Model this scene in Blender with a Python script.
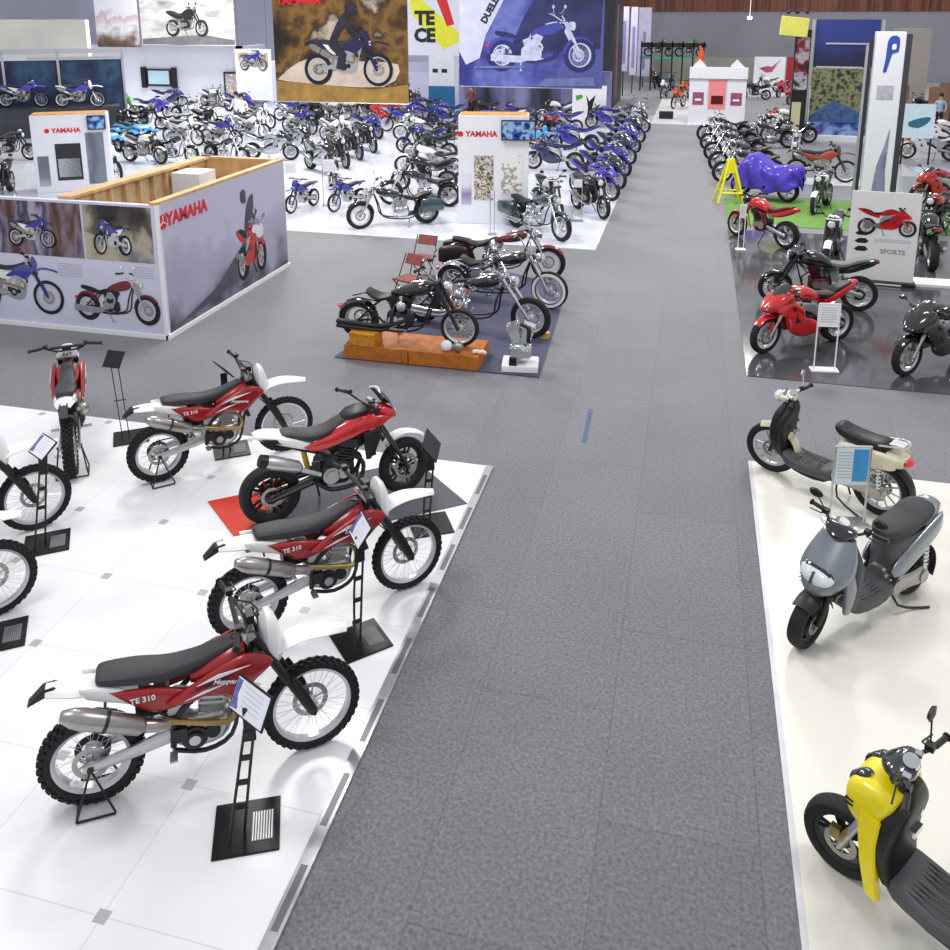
import bpy, bmesh, math, random
from math import sin, cos, pi, radians as R
from mathutils import Vector, Matrix
random.seed(7)
C = bpy.context.scene.collection
SC = bpy.context.scene
for o in list(bpy.data.objects): bpy.data.objects.remove(o)

# ------------------------------------------------------------ camera, world, lights, exposure
cd = bpy.data.cameras.new('camera'); cam = bpy.data.objects.new('camera', cd); C.objects.link(cam)
cd.sensor_width = 36; cd.sensor_fit = 'HORIZONTAL'
cd.lens = 876.5/950*36
cd.shift_y = -(475-220.03)/950
cd.clip_end = 400; cd.clip_start = .1
cam.location = (0, 0, 5.183)
cam.rotation_euler = (pi/2-.23, 0, .2439)
SC.camera = cam
w = bpy.data.worlds.new('World'); SC.world = w; w.use_nodes = True
bg = w.node_tree.nodes['Background']; bg.inputs[0].default_value = (.94, .95, 1, 1); bg.inputs[1].default_value = .5
def area(x, y, z, sx, sy, p, rx=0, ry=0, col=(1, .98, .95)):
    l = bpy.data.lights.new('hall_lamp', 'AREA'); l.shape = 'RECTANGLE'; l.size = sx; l.size_y = sy; l.energy = p; l.color = col
    o = bpy.data.objects.new('hall_lamp', l); C.objects.link(o); o.location = (x, y, z); o.rotation_euler = (rx, ry, 0)
for (x, y, p) in [(-6, 4, 280), (4, 8, 260), (-8, 16, 620), (3, 22, 560), (-14, 30, 1100), (2, 38, 700), (-26, 42, 1400), (-6, 56, 800), (12, 60, 700)]:
    area(x, y, 10.5, 2.5, 2.5, p)
SC.view_settings.view_transform = 'Standard'; SC.view_settings.look = 'None'
SC.view_settings.exposure = 0.4; SC.view_settings.gamma = 1; SC.view_settings.use_curve_mapping = False

# ------------------------------------------------------------ materials
def lin(c):
    if isinstance(c, str): c = [int(c[i:i+2], 16)/255 for i in (0, 2, 4)]
    return [((v+.055)/1.055)**2.4 if v > .04045 else v/12.92 for v in c]
MC = {}
def mat(name, col, rough=.5, metal=0, var=.06, scale=8, coat=0, bump=0, alpha=1, emit=0):
    if name in MC: return MC[name]
    m = bpy.data.materials.new(name); m.use_nodes = True; nt = m.node_tree; b = nt.nodes['Principled BSDF']
    c = lin(col); b.inputs['Roughness'].default_value = rough; b.inputs['Metallic'].default_value = metal
    b.inputs['Coat Weight'].default_value = coat; b.inputs['Alpha'].default_value = alpha
    tc = nt.nodes.new('ShaderNodeTexCoord'); n = nt.nodes.new('ShaderNodeTexNoise'); n.inputs['Scale'].default_value = scale; n.inputs['Detail'].default_value = 3
    nt.links.new(tc.outputs['Object'], n.inputs['Vector'])
    r = nt.nodes.new('ShaderNodeValToRGB'); r.color_ramp.elements[0].position = .3; r.color_ramp.elements[1].position = .7
    r.color_ramp.elements[0].color = [v*(1-var) for v in c]+[1]; r.color_ramp.elements[1].color = [min(1, v*(1+var)) for v in c]+[1]
    nt.links.new(n.outputs['Fac'], r.inputs[0]); nt.links.new(r.outputs[0], b.inputs['Base Color'])
    if bump:
        bp = nt.nodes.new('ShaderNodeBump'); bp.inputs['Strength'].default_value = bump; bp.inputs['Distance'].default_value = .01
        nt.links.new(n.outputs['Fac'], bp.inputs['Height']); nt.links.new(bp.outputs[0], b.inputs['Normal'])
    if emit: nt.links.new(r.outputs[0], b.inputs['Emission Color']); b.inputs['Emission Strength'].default_value = emit
    MC[name] = m; return m
def picture(name, cols, scale=2.5, rough=.4, seed=0, stretch=(1, 1, 1), detail=6):
    """printed picture: blotches of several ink colours"""
    m = bpy.data.materials.new(name); m.use_nodes = True; nt = m.node_tree; b = nt.nodes['Principled BSDF']; b.inputs['Roughness'].default_value = rough
    tc = nt.nodes.new('ShaderNodeTexCoord'); mp = nt.nodes.new('ShaderNodeMapping'); mp.inputs['Location'].default_value = (seed*3.1, seed, seed*1.7); mp.inputs['Scale'].default_value = stretch
    n = nt.nodes.new('ShaderNodeTexNoise'); n.inputs['Scale'].default_value = scale; n.inputs['Detail'].default_value = detail
    nt.links.new(tc.outputs['Object'], mp.inputs[0]); nt.links.new(mp.outputs[0], n.inputs['Vector'])
    r = nt.nodes.new('ShaderNodeValToRGB'); k = len(cols); els = r.color_ramp.elements
    while len(els) < k: els.new(.5)
    for i, c in enumerate(cols): els[i].position = .32+.36*i/(k-1); els[i].color = lin(c)+[1]
    nt.links.new(n.outputs['Fac'], r.inputs[0]); nt.links.new(r.outputs[0], b.inputs['Base Color'])
    return m
def gradpic(name, cols, axis=2, lo=0, hi=1, rough=.4):
    """printed gradient across a poster along a local axis"""
    m = bpy.data.materials.new(name); m.use_nodes = True; nt = m.node_tree; b = nt.nodes['Principled BSDF']; b.inputs['Roughness'].default_value = rough
    tc = nt.nodes.new('ShaderNodeTexCoord'); sp = nt.nodes.new('ShaderNodeSeparateXYZ'); nt.links.new(tc.outputs['Object'], sp.inputs[0])
    mr = nt.nodes.new('ShaderNodeMapRange'); mr.inputs['From Min'].default_value = lo; mr.inputs['From Max'].default_value = hi
    n = nt.nodes.new('ShaderNodeTexNoise'); n.inputs['Scale'].default_value = 1.3; nt.links.new(tc.outputs['Object'], n.inputs['Vector'])
    ad = nt.nodes.new('ShaderNodeMath'); ad.operation = 'MULTIPLY_ADD'; ad.inputs[1].default_value = .7; nt.links.new(n.outputs['Fac'], ad.inputs[0])
    nt.links.new(sp.outputs[axis], mr.inputs[0]); nt.links.new(mr.outputs[0], ad.inputs[2])
    r = nt.nodes.new('ShaderNodeValToRGB'); k = len(cols); els = r.color_ramp.elements
    while len(els) < k: els.new(.5)
    for i, c in enumerate(cols): els[i].position = .25+.9*i/(k-1); els[i].color = lin(c)+[1]
    nt.links.new(ad.outputs[0], r.inputs[0]); nt.links.new(r.outputs[0], b.inputs['Base Color'])
    return m
BLK = mat('black_plastic', '101012', .45); RUB = mat('tyre_rubber', '18181b', .75, bump=.2, scale=60)
SEAT = mat('seat_vinyl', '333338', .6, bump=.15, scale=80); CHR = mat('chrome', 'd8dade', .12, 1); ALU = mat('aluminium', 'c4c6c8', .35, .85, scale=20)
STL = mat('brushed_steel', 'a9a6a2', .32, .9, scale=20); DST = mat('dark_steel', '3a3a3e', .45, .7); RIM = mat('rim_silver', 'd2d4d8', .3, .5)
WHT = mat('white_plastic', 'f1f1f2', .35, var=.02); RED = mat('red_plastic', '9a1019', .35, coat=.3); BRED = mat('bright_red_paint', 'c80f16', .2, coat=1)
GOLD = mat('gold_anodised', 'a8925a', .35, .8); GLS = mat('dark_screen', '2a2c30', .08, coat=1); GLO = mat('gloss_black', '101114', .12, coat=1)
LENS = mat('headlamp_lens', 'dfe3e6', .1, coat=1, var=.15, scale=40); BLUE = mat('racing_blue', '2a2f96', .25, coat=.8); LBLU = mat('light_blue_paint', '4aa3dd', .3, coat=.5)
PURP = mat('violet_blue_paint', '4a37b0', .25, coat=.8); SILV = mat('silver_paint', 'b9bec6', .25, .5, coat=.6); GRY = mat('grey_scooter_paint', '7e858e', .28, .35, coat=.6)
YEL = mat('yellow_paint', 'f6e208', .3, coat=.5); CREAM = mat('cream_paint', 'd8d2b8', .35, coat=.3); ORG = mat('orange_plastic', 'ef5d12', .35)
TEAL = mat('dark_teal_paint', '2d434c', .2, coat=1); GRN = mat('green_plastic', '3fa63f', .35); TAIL = mat('tail_lamp_red', 'd02a30', .15, coat=1)
DGR = mat('dark_grey_plastic', '4b4b50', .5); LGT = mat('light_grey_plastic', 'c9cacd', .4); WOOD = mat('pine_timber', 'cfa877', .6, var=.2, scale=5); OAK = mat('orange_timber', 'b5691f', .5, var=.25, scale=6)
INKR = mat('red_ink', 'd4202c', .4); INKB = mat('black_ink', '17171a', .5); INKG = mat('grey_ink', '9a9ca2', .5); INKU = mat('blue_ink', '2f4fa8', .4); BOARD = mat('white_board', 'e9ebf2', .4, var=.02)
RSPK = mat('red_wheel', 'c22a1e', .4); SKIN = mat('skin', 'c79a80', .6); HAIR = mat('dark_hair', '2b201c', .7)

# ------------------------------------------------------------ mesh maker
def catmull(L, sub):
    if sub <= 1 or len(L) < 3: return [tuple(p) for p in L]
    out = []
    for i in range(len(L)-1):
        p0 = L[max(i-1, 0)]; p1 = L[i]; p2 = L[i+1]; p3 = L[min(i+2, len(L)-1)]
        for k in range(sub):
            t = k/sub
            out.append(tuple(.5*(2*b+(c-a)*t+(2*a-5*b+4*c-d)*t*t+(3*b-a-3*c+d)*t**3) for a, b, c, d in zip(p0, p1, p2, p3)))
    out.append(tuple(L[-1])); return out
class M:
    def __init__(s): s.v = []; s.f = []
    def add(s, vs, fs):
        b = len(s.v); s.v += [tuple(v) for v in vs]; s.f += [[i+b for i in f] for f in fs]; return s
    def box(s, x0, x1, y0, y1, z0, z1):
        return s.add([(x, y, z) for x in (x0, x1) for y in (y0, y1) for z in (z0, z1)], [(0, 1, 3, 2), (4, 6, 7, 5), (0, 4, 5, 1), (2, 3, 7, 6), (0, 2, 6, 4), (1, 5, 7, 3)])
    def cb(s, c, d, rot=None):
        m = rot.to_matrix() if rot is not None and hasattr(rot, 'to_matrix') else rot
        vs = []
        for x in (-.5, .5):
            for y in (-.5, .5):
                for z in (-.5, .5):
                    v = Vector((x*d[0], y*d[1], z*d[2]))
                    if m: v = m @ v
                    vs.append(v+Vector(c))
        return s.add(vs, [(0, 1, 3, 2), (4, 6, 7, 5), (0, 4, 5, 1), (2, 3, 7, 6), (0, 2, 6, 4), (1, 5, 7, 3)])
    def loft(s, rings, cap=True, closed=False):
        n = len(rings[0]); b = len(s.v)
        for r in rings: s.v += [tuple(p) for p in r]
        m = len(rings)
        for i in range(m if closed else m-1):
            for j in range(n):
                k = (j+1) % n; i2 = (i+1) % m
                s.f.append([b+i*n+j, b+i*n+k, b+i2*n+k, b+i2*n+j])
        if cap and not closed: s.f.append([b+j for j in range(n)][::-1]); s.f.append([b+(m-1)*n+j for j in range(n)])
        return s
    def tube(s, pts, r, n=8, sub=1):
        pts = [tuple(p) for p in pts]; rr = r if isinstance(r, (list, tuple)) else [r]*len(pts)
        q = catmull([p+(a,) for p, a in zip(pts, rr)], sub)
        P = [Vector(p[:3]) for p in q]; rings = []; u = None
        for i, p in enumerate(P):
            t = (P[min(i+1, len(P)-1)]-P[max(i-1, 0)]).normalized()
            if u is None: u = t.orthogonal().normalized()
            u = (u-t*u.dot(t)).normalized(); v = t.cross(u)
            rings.append([p+(u*cos(2*pi*j/n)+v*sin(2*pi*j/n))*q[i][3] for j in range(n)])
        return s.loft(rings)
    def body(s, secs, n=16, e=2.6, sub=3, ax='x'):
        """secs (x,y,z,a,b): a superellipse ring across the axis; x: a=half width y, b=half height z; z: a=half x, b=half y"""
        rings = []
        for (x, y, z, a, b) in catmull(secs, sub):
            a = max(a, .002); b = max(b, .002); r = []
            for j in range(n):
                t = 2*pi*j/n; cu = abs(cos(t))**(2/e)*(1 if cos(t) >= 0 else -1); su = abs(sin(t))**(2/e)*(1 if sin(t) >= 0 else -1)
                r.append((x, y+a*cu, z+b*su) if ax == 'x' else (x+a*cu, y+b*su, z))
            rings.append(r)
        return s.loft(rings)
    def lathe(s, cx, cz, prof, n=24, y=0, closed=False):
        return s.loft([[(cx+r*cos(2*pi*i/n), y+yy, cz+r*sin(2*pi*i/n)) for (r, yy) in prof] for i in range(n)], closed=True) if closed else s._lat(cx, cz, prof, n, y)
    def _lat(s, cx, cz, prof, n, y):
        return s.loft([[(cx+r*cos(2*pi*i/n), y+yy, cz+r*sin(2*pi*i/n)) for i in range(n)] for (r, yy) in prof])
    def disc(s, cx, cy, cz, r, h, n=20): return s._lat(cx, cz, [(r, -h/2), (r, h/2)], n, cy)
    def cyl(s, x, y, z0, z1, r, n=16, r2=None):
        r2 = r if r2 is None else r2
        return s.loft([[(x+q*cos(2*pi*i/n), y+q*sin(2*pi*i/n), z) for i in range(n)] for z, q in ((z0, r), (z1, r2))])
    def plate(s, poly, y0, y1, sub=1):
        P = catmull(list(poly)+[poly[0]], sub)[:-1] if sub > 1 else list(poly)
        return s.loft([[(p[0], y0, p[1]) for p in P], [(p[0], y1, p[1]) for p in P]])
    def shell(s, poly, y, bulge, sub=1):
        """side panel: outline at y, swelling outwards to the middle, closed to a back face"""
        P = catmull(list(poly)+[poly[0]], sub)[:-1] if sub > 1 else list(poly)
        cx = sum(p[0] for p in P)/len(P); cz = sum(p[1] for p in P)/len(P); sg = 1 if y > 0 else -1; rings = []
        for k, d in ((1, -.012), (1, 0), (.93, bulge*.5), (.75, bulge*.85), (.4, bulge)):
            rings.append([(cx+(p[0]-cx)*k, y+sg*d, cz+(p[1]-cz)*k) for p in P])
        return s.loft(rings)
    def both(s, fn):
        for sg in (1, -1): fn(sg)
        return s
    def ribbon(s, path, drop=.02, th=.006, sub=4, nu=6):
        """path of (x,z,width): curved strip (fender, seat skin)"""
        if path[0][0] > path[-1][0]: path = path[::-1]
        q = catmull(path, sub); rings = []
        for i, (x, z, wd) in enumerate(q):
            a = q[max(i-1, 0)]; b = q[min(i+1, len(q)-1)]; t = Vector((b[0]-a[0], b[1]-a[1])).normalized(); nn = Vector((-t.y, t.x)); r = []
            for k in range(nu+1):
                u = -1+2*k/nu; d = -drop*u*u; r.append((x+nn.x*d, u*wd/2, z+nn.y*d))
            for k in range(nu, -1, -1):
                u = -1+2*k/nu; d = -drop*u*u-th; r.append((x+nn.x*d, u*wd/2*.97, z+nn.y*d))
            rings.append(r)
        return s.loft(rings)
    def xf(s, m): 
        if m is not None: s.v = [tuple(m @ Vector(v)) for v in s.v]
        return s
    def build(s, name, material, parent=None, bev=0, ang=38, flat=False):
        me = bpy.data.meshes.new(name); me.from_pydata([tuple(v) for v in s.v], [], s.f)
        bm = bmesh.new(); bm.from_mesh(me); bmesh.ops.recalc_face_normals(bm, faces=bm.faces)
        if bev:
            ed = [e for e in bm.edges if len(e.link_faces) == 2 and e.calc_face_angle(0) > R(35)]
            bmesh.ops.bevel(bm, geom=ed, offset=bev, segments=2, affect='EDGES', clamp_overlap=True)
        bm.to_mesh(me); bm.free()
        if not flat:
            for p in me.polygons: p.use_smooth = True
            me.set_sharp_from_angle(angle=R(ang))
        me.materials.append(material)
        o = bpy.data.objects.new(name, me); C.objects.link(o)
        if parent: o.parent = parent
        return o
def tag(o, label, cat, group=None, kind=None):
    if label: o['label'] = label
    if cat: o['category'] = cat
    if group: o['group'] = group
    if kind: o['kind'] = kind
    return o
def thing(name, label=None, cat=None, loc=(0, 0, 0), deg=0, group=None):
    o = bpy.data.objects.new(name, None); C.objects.link(o); o.location = loc; o.rotation_euler = (0, 0, R(deg)); o.empty_display_size = .1
    return tag(o, label, cat, group)
KIDS = {}
def kids(o): return list(o.children)
def copy_tree(o, parent=None):
    c = o.copy(); C.objects.link(c)
    if parent: c.parent = parent
    for ch in kids(o): copy_tree(ch, c)
    return c
def place(root, label, x, y, deg, group=None, z=.012, cat=None):
    root.location = (x, y, z); root.rotation_euler = (0, 0, R(deg)); tag(root, label, cat, group); return root
def struct(name, m, material, **k): o = m.build(name, material, **k); o['kind'] = 'structure'; return o
def text(txt, name, size, material, parent, mtx, th=.004, bold=0, align='CENTER', shear=0):
    cu = bpy.data.curves.new(name, 'FONT'); cu.body = txt; cu.size = size; cu.extrude = th/2; cu.offset = bold; cu.align_x = align; cu.shear = shear; cu.resolution_u = 2
    t = bpy.data.objects.new(name, cu); C.objects.link(t); bpy.context.view_layer.update()
    me = bpy.data.meshes.new_from_object(t.evaluated_get(bpy.context.evaluated_depsgraph_get())); bpy.data.objects.remove(t); me.transform(mtx)
    me.materials.clear(); me.materials.append(material); o = bpy.data.objects.new(name, me); C.objects.link(o)
    if parent: o.parent = parent
    return o
STAND = Matrix.Rotation(pi/2, 4, 'X')      # upright lettering facing -y

# ------------------------------------------------------------ wheels
def wheel(parent, name, x, z, Rt, wd, rr, kind='spoke', knob=0, T=None, disc=(-1,), rim=None, dr=.13, ns=32, hub=.05, sm=None):
    rim = rim or RIM; m = M(); hw = wd*.32
    m.lathe(x, z, [(rr, -hw), (rr+.012, -hw*1.15), (rr+.012, hw*1.15), (rr, hw), (rr-.016, hw*.7), (rr-.016, -hw*.7)], 40, closed=True)
    m._lat(x, z, [(hub*.6, -hw*1.2), (hub, -hw), (hub*.7, -hw*.4), (hub*.7, hw*.4), (hub, hw), (hub*.6, hw*1.2)], 16, 0)
    if kind == 'cast':
        for k in range(5):
            for da in (-.16, .16):
                a = 2*pi*k/5+da; c0 = a-da
                m.tube([(x+hub*.7*cos(c0), 0, z+hub*.7*sin(c0)), (x+(rr-.01)*cos(a), 0, z+(rr-.01)*sin(a))], [.02, .012], 6)
    if kind == 'turbine':
        for k in range(12):
            a = 2*pi*k/12
            m.tube([(x+hub*.7*cos(a), 0, z+hub*.7*sin(a)), (x+(rr-.01)*cos(a+.12), 0, z+(rr-.01)*sin(a+.12))], [.012, .009], 5)
    w0 = m.xf(T).build(name, rim, parent)
    if kind == 'spoke':
        sp = M()
        for k in range(ns):
            a = 2*pi*k/ns; sg = 1 if k % 2 else -1; b = a+(.35 if (k//2) % 2 else -.35)
            sp.tube([(x+hub*.9*cos(b), sg*hw*.9, z+hub*.9*sin(b)), (x+(rr-.01)*cos(a), sg*hw*.15, z+(rr-.01)*sin(a))], .0022, 3)
        sp.xf(T).build('spokes', sm or rim, w0)
    t = M(); rc = (Rt+rr)/2; hh = (Rt-rr)/2+.004; prof = []
    for j in range(12):
        a = 2*pi*j/12; prof.append((rc+hh*abs(cos(a))**.75*(1 if cos(a) > 0 else -1), wd/2*abs(sin(a))**.8*(1 if sin(a) > 0 else -1)))
    if knob: prof = [(p[0]-(.014 if p[0] > rc else 0), p[1]*.93) for p in prof]
    t.lathe(x, z, prof, 48, closed=True)
    if knob:
        for k in range(knob):
            a = 2*pi*k/knob
            for (yy, rad, off) in ((0, Rt-.008, .5), (wd*.24, Rt-.012, 0), (-wd*.24, Rt-.012, 0), (wd*.42, Rt-.028, .5), (-wd*.42, Rt-.028, .5)):
                aa = a+off*2*pi/knob
                t.cb((x+rad*cos(aa), yy, z+rad*sin(aa)), (.024, wd*.2, Rt*2*pi/knob*.5), Matrix.Rotation(-aa, 3, 'Y'))
    t.xf(T).build('tyre', RUB, w0)
    for sg in disc:
        d = M(); d.lathe(x, z, [(dr, sg*hw*1.5-.002), (dr, sg*hw*1.5+.002), (dr-.035, sg*hw*1.5+.002), (dr-.035, sg*hw*1.5-.002)], 28, closed=True)
        for k in range(6):
            a = 2*pi*k/6; d.tube([(x+.02*cos(a), sg*hw*1.4, z+.02*sin(a)), (x+(dr-.03)*cos(a+.3), sg*hw*1.5, z+(dr-.03)*sin(a+.3))], .006, 4)
        d.xf(T).build('brake_disc', STL, w0)
    return w0
def steer(px, pz, rake, deg):
    ax = Vector((-sin(rake), 0, cos(rake))); return Matrix.Translation((px, 0, pz)) @ Matrix.Rotation(R(deg), 4, ax) @ Matrix.Translation((-px, 0, -pz))
def fins(m, base, d, L, rx, ry, n):
    """finned cylinder barrel from base along direction d (xz)"""
    D = Vector((d[0], 0, d[1])).normalized(); a = math.atan2(D.x, D.z); rot = Matrix.Rotation(a, 3, 'Y')
    for k in range(n):
        c = Vector(base)+D*(L*(k+.5)/n); m.cb(c, (rx*2, ry*2, L/n*.45), rot); m.cb(c, (rx*1.6, ry*1.6, L/n*1.02), rot)
    return Vector(base)+D*L, rot
def handlebar(parent, T, x, z, wdt, rise=.06, back=.08, grips=BLK, bar=DST, r=.012, mirrors=False, levers=True, cross=False):
    b = M(); h = wdt/2
    pts = [(x-back, -h, z+rise*.9), (x-back*.75, -h*.6, z+rise), (x, -h*.28, z), (x, h*.28, z), (x-back*.75, h*.6, z+rise), (x-back, h, z+rise*.9)]
    b.tube(pts, r, 8, 3)
    if cross: b.tube([(x-back*.6, -h*.45, z+rise*.8), (x-back*.6, h*.45, z+rise*.8)], r*1.5, 8)
    hb = b.xf(T).build('handlebar', bar, parent)
    for sg in (1, -1):
        g = M(); g.tube([(x-back*.78, sg*h*.66, z+rise), (x-back*1.02, sg*h*1.01, z+rise*.9)], r*1.55, 8); g.tube([(x-back*1.02, sg*h*1.0, z+rise*.9), (x-back*1.04, sg*h*1.03, z+rise*.9)], r*2.2, 8)
        g.xf(T).build('grip', grips, hb)
        if levers:
            l = M(); l.tube([(x-back*.7+.02, sg*h*.55, z+rise), (x-back*.7+.06, sg*h*.6, z+rise), (x-back+.07, sg*h*.95, z+rise-.02)], .006, 5); l.cb((x-back*.7+.01, sg*h*.56, z+rise+.01), (.05, .05, .04))
            l.xf(T).build('brake_lever' if sg < 0 else 'clutch_lever', DST, hb)
        if mirrors:
            q = M(); mz = z+rise; q.tube([(x-back*.6, sg*h*.55, mz), (x-back*.6+.03, sg*h*.8, mz+.13)], .006, 5); q.body([(x-back*.6+.02, sg*h*.85, mz+.15, .02, .015), (x-back*.6+.03, sg*h*.85, mz+.15, .065, .04), (x-back*.6+.05, sg*h*.85, mz+.15, .05, .03)], 10, 2, 1)
            q.xf(T).build('mirror', CHR if mirrors == 'c' else BLK, hb)
    return hb
# ------------------------------------------------------------ off-road bike (forward = +x, its right side = -y)
def dirt_bike(steerdeg=0, body=None, side=None, seat=None, plast=None, fork=None, letters='Husqvarna', code='TE 310', stripe=True, spk=32, knob=34, wb=1.46, headlight=True, arm=None, pipe=None):
    body = body or RED; side = side or body; seat = seat or SEAT; plast = plast or WHT; fork = fork or BLK; arm = arm or ALU; pipe = pipe or GOLD
    t = thing('dirt_bike'); T = steer(1.09, 1.0, .46, steerdeg)
    wheel(t, 'rear_wheel', 0, .345, .335, .125, .238, knob=knob, ns=spk, disc=(-1,), dr=.12, hub=.055)
    wheel(t, 'front_wheel', wb, .352, .348, .085, .275, knob=knob+2, ns=spk, T=T, disc=(1,), dr=.13, hub=.04)
    # sprocket and chain
    m = M(); m.lathe(0, .345, [(.115, .055), (.115, .062), (.07, .062), (.07, .055)], 30, closed=True)
    m.tube([(0, .062, .46), (.52, .062, .46)], .008, 5); m.tube([(0, .062, .23), (.52, .062, .36)], .008, 5); m.build('chain', DST, t)
    # swingarm
    m = M()
    for sg in (1, -1): m.body([(-.05, sg*.1, .345, .014, .022), (.0, sg*.1, .345, .018, .032), (.2, sg*.095, .375, .018, .04), (.42, sg*.085, .42, .02, .052), (.55, sg*.08, .44, .02, .045)], 10, 4, 2)
    m.cb((.46, 0, .43), (.1, .16, .07)); m.build('swingarm', arm, t)
    m = M(); m.disc(0, -.115, .345, .022, .03, 12); m.disc(0, .115, .345, .022, .03, 12); m.build('axle_nut', DST, t)
    # frame
    f = M()
    for sg in (1, -1):
        f.tube([(1.06, sg*.03, .98), (.98, sg*.07, .86), (.72, sg*.12, .74), (.55, sg*.11, .58), (.52, sg*.1, .36)], [.024, .02, .02, .02, .022], 8, 3)
        f.tube([(1.08, sg*.03, .9), (.97, sg*.08, .6), (.9, sg*.09, .34), (.72, sg*.1, .27), (.52, sg*.1, .33)], .016, 8, 3)
        f.tube([(.72, sg*.1, .76), (.3, sg*.08, .86), (.02, sg*.06, .9)], .012, 6); f.tube([(.54, sg*.1, .58), (.15, sg*.07, .85)], .011, 6)
    f.tube([(1.105, 0, .86), (1.05, 0, 1.02)], .036, 12); f.build('frame', DST if stripe else ALU, t)
    # engine
    e = M(); e.body([(.5, 0, .46, .08, .08), (.56, 0, .45, .1, .13), (.7, 0, .42, .115, .13), (.84, 0, .43, .1, .12), (.9, 0, .44, .06, .07)], 14, 4, 2)
    top, rot = fins(e, (.76, 0, .52), (.2, 1), .2, .075, .08, 5); e.cb(top+Vector((.005, 0, .03)), (.18, .19, .08), rot)
    en = e.build('engine', ALU, t)
    c = M(); c.disc(.66, -.12, .41, .085, .03, 24); c.disc(.66, -.138, .41, .055, .02, 20); c.disc(.78, -.118, .43, .05, .03, 18); c.cb((.57, -.115, .46), (.09, .05, .1)); c.build('clutch_cover', DST, en)
    c = M(); c.disc(.69, .12, .41, .075, .03, 20); c.build('generator_cover', DST, en)
    c = M(); c.disc(.66, -.15, .41, .038, .012, 20); c.build('cover_plate', ALU, en)
    m = M(); m.body([(.48, -.02, .66, .05, .05), (.56, -.02, .67, .065, .075), (.64, -.02, .66, .05, .06)], 10, 3, 2); m.cb((.55, -.09, .66), (.09, .03, .1)); m.build('carburettor', LGT, t)
    m = M(); m.box(.3, .52, -.08, .08, .6, .8); m.build('air_box', BLK, t, bev=.02)
    m = M(); m.tube([(.42, 0, .8), (.35, 0, .45)], .03, 10)
    for k in range(6): m.tube([(.41-.01*k, 0, .74-.045*k), (.407-.01*k, 0, .725-.045*k)], .042, 12)
    m.build('shock_absorber', STL, t)
    for sg in (1, -1):
        m = M(); m.cb((.97, sg*.12, .74), (.04, .1, .24), Matrix.Rotation(R(-18), 3, 'Y'))
        for k in range(7): m.cb((.992, sg*.12, .65+.03*k), (.01, .1, .004))
        m.build('radiator', DST, t)
    m = M(); m.tube([(.84, -.03, .66), (.93, -.08, .6), (.9, -.14, .5), (.74, -.15, .53), (.6, -.13, .56), (.46, -.13, .6)], [.02, .02, .022, .022, .022, .024], 10, 4); m.build('exhaust_header', pipe, t)
    m = M(); m.tube([(.52, -.13, .575), (.44, -.145, .59), (.36, -.155, .62)], [.024, .04, .042], 12, 2)
    m.tube([(.36, -.155, .62), (.33, -.16, .635), (.0, -.185, .80), (-.06, -.19, .83), (-.12, -.19, .86), (-.125, -.19, .862)], [.036, .062, .068, .06, .034, .022], 16, 1)
    mu = m.build('muffler', STL, t, ang=50)
    m = M(); m.tube([(.12, -.176, .74), (.14, -.175, .73)], .07, 16); m.tube([(.13, -.12, .8), (.13, -.07, .84)], .009, 6); m.build('muffler_clamp', DST, mu)
    # seat, tank, shrouds, side panels
    m = M(); m.body([(.08, 0, .955, .07, .02), (.12, 0, .955, .1, .035), (.32, 0, .93, .115, .05), (.52, 0, .905, .1, .05), (.72, 0, .925, .085, .05), (.9, 0, .985, .07, .04), (.99, 0, 1.02, .05, .022)], 16, 3.2, 4); m.build('seat', seat, t)
    m = M(); m.body([(.66, 0, .83, .08, .05), (.78, 0, .86, .13, .08), (.92, 0, .9, .14, .1), (1.02, 0, .93, .09, .08)], 14, 2.6, 3); tk = m.build('fuel_tank', body, t)
    m = M(); m.disc(0, 0, 0, .035, .03, 16); m.xf(Matrix.Translation((.97, 0, 1.03)) @ Matrix.Rotation(pi/2, 4, 'X')); m.build('filler_cap', BLK, tk)
    for sg in (1, -1):
        m = M(); m.shell([(.5, .74), (.66, .84), (.9, .955), (1.06, .99), (1.2, .9), (1.1, .8), (.97, .69), (.88, .72), (.74, .755), (.6, .72)], sg*.155, .035, 3); sh = m.build('radiator_shroud', body, t)
        if stripe:
            g = M(); g.plate([(.7, .86), (.84, .915), (1.05, .935), (.86, .89)], sg*.192, sg*.196); g.plate([(.62, .765), (.74, .79), (.9, .835), (.74, .81)], sg*.19, sg*.193); g.build('white_flash', WHT, sh)
            g = M(); g.plate([(.66, .82), (.8, .87), (.95, .885), (.8, .845)], sg*.194, sg*.198); g.build('black_flash', INKB, sh)
        if letters:
            mt = Matrix.Translation((.9, sg*.2, .835)) @ (Matrix.Rotation(pi if sg > 0 else 0, 4, 'Z')) @ Matrix.Rotation(R(12*-sg), 4, 'Y') @ STAND
            text(letters, 'lettering', .046, WHT, sh, mt, .003, .001, shear=.3)
        m = M(); m.shell([(.16, .89), (.4, .86), (.6, .8), (.66, .74), (.6, .69), (.46, .67), (.34, .72)], sg*.115, .022, 3); sp = m.build('side_panel', side, t)
        if code: text(code, 'lettering', .055, WHT, sp, Matrix.Translation((.36, sg*.142, .79)) @ (Matrix.Rotation(pi if sg > 0 else 0, 4, 'Z')) @ STAND, .003, .001)
        m = M(); m.shell([(-.02, .95), (.12, .93), (.3, .86), (.38, .78), (.46, .7), (.38, .72), (.22, .79), (.02, .87)], sg*.1, .015, 2); m.build('number_plate', plast, t)
    m = M(); m.ribbon([(.34, .9, .2), (.15, .93, .21), (0, .945, .22), (-.1, .955, .2), (-.22, .96, .13)], .04, .01, 4, 8); m.build('rear_fender', plast, t)
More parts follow.
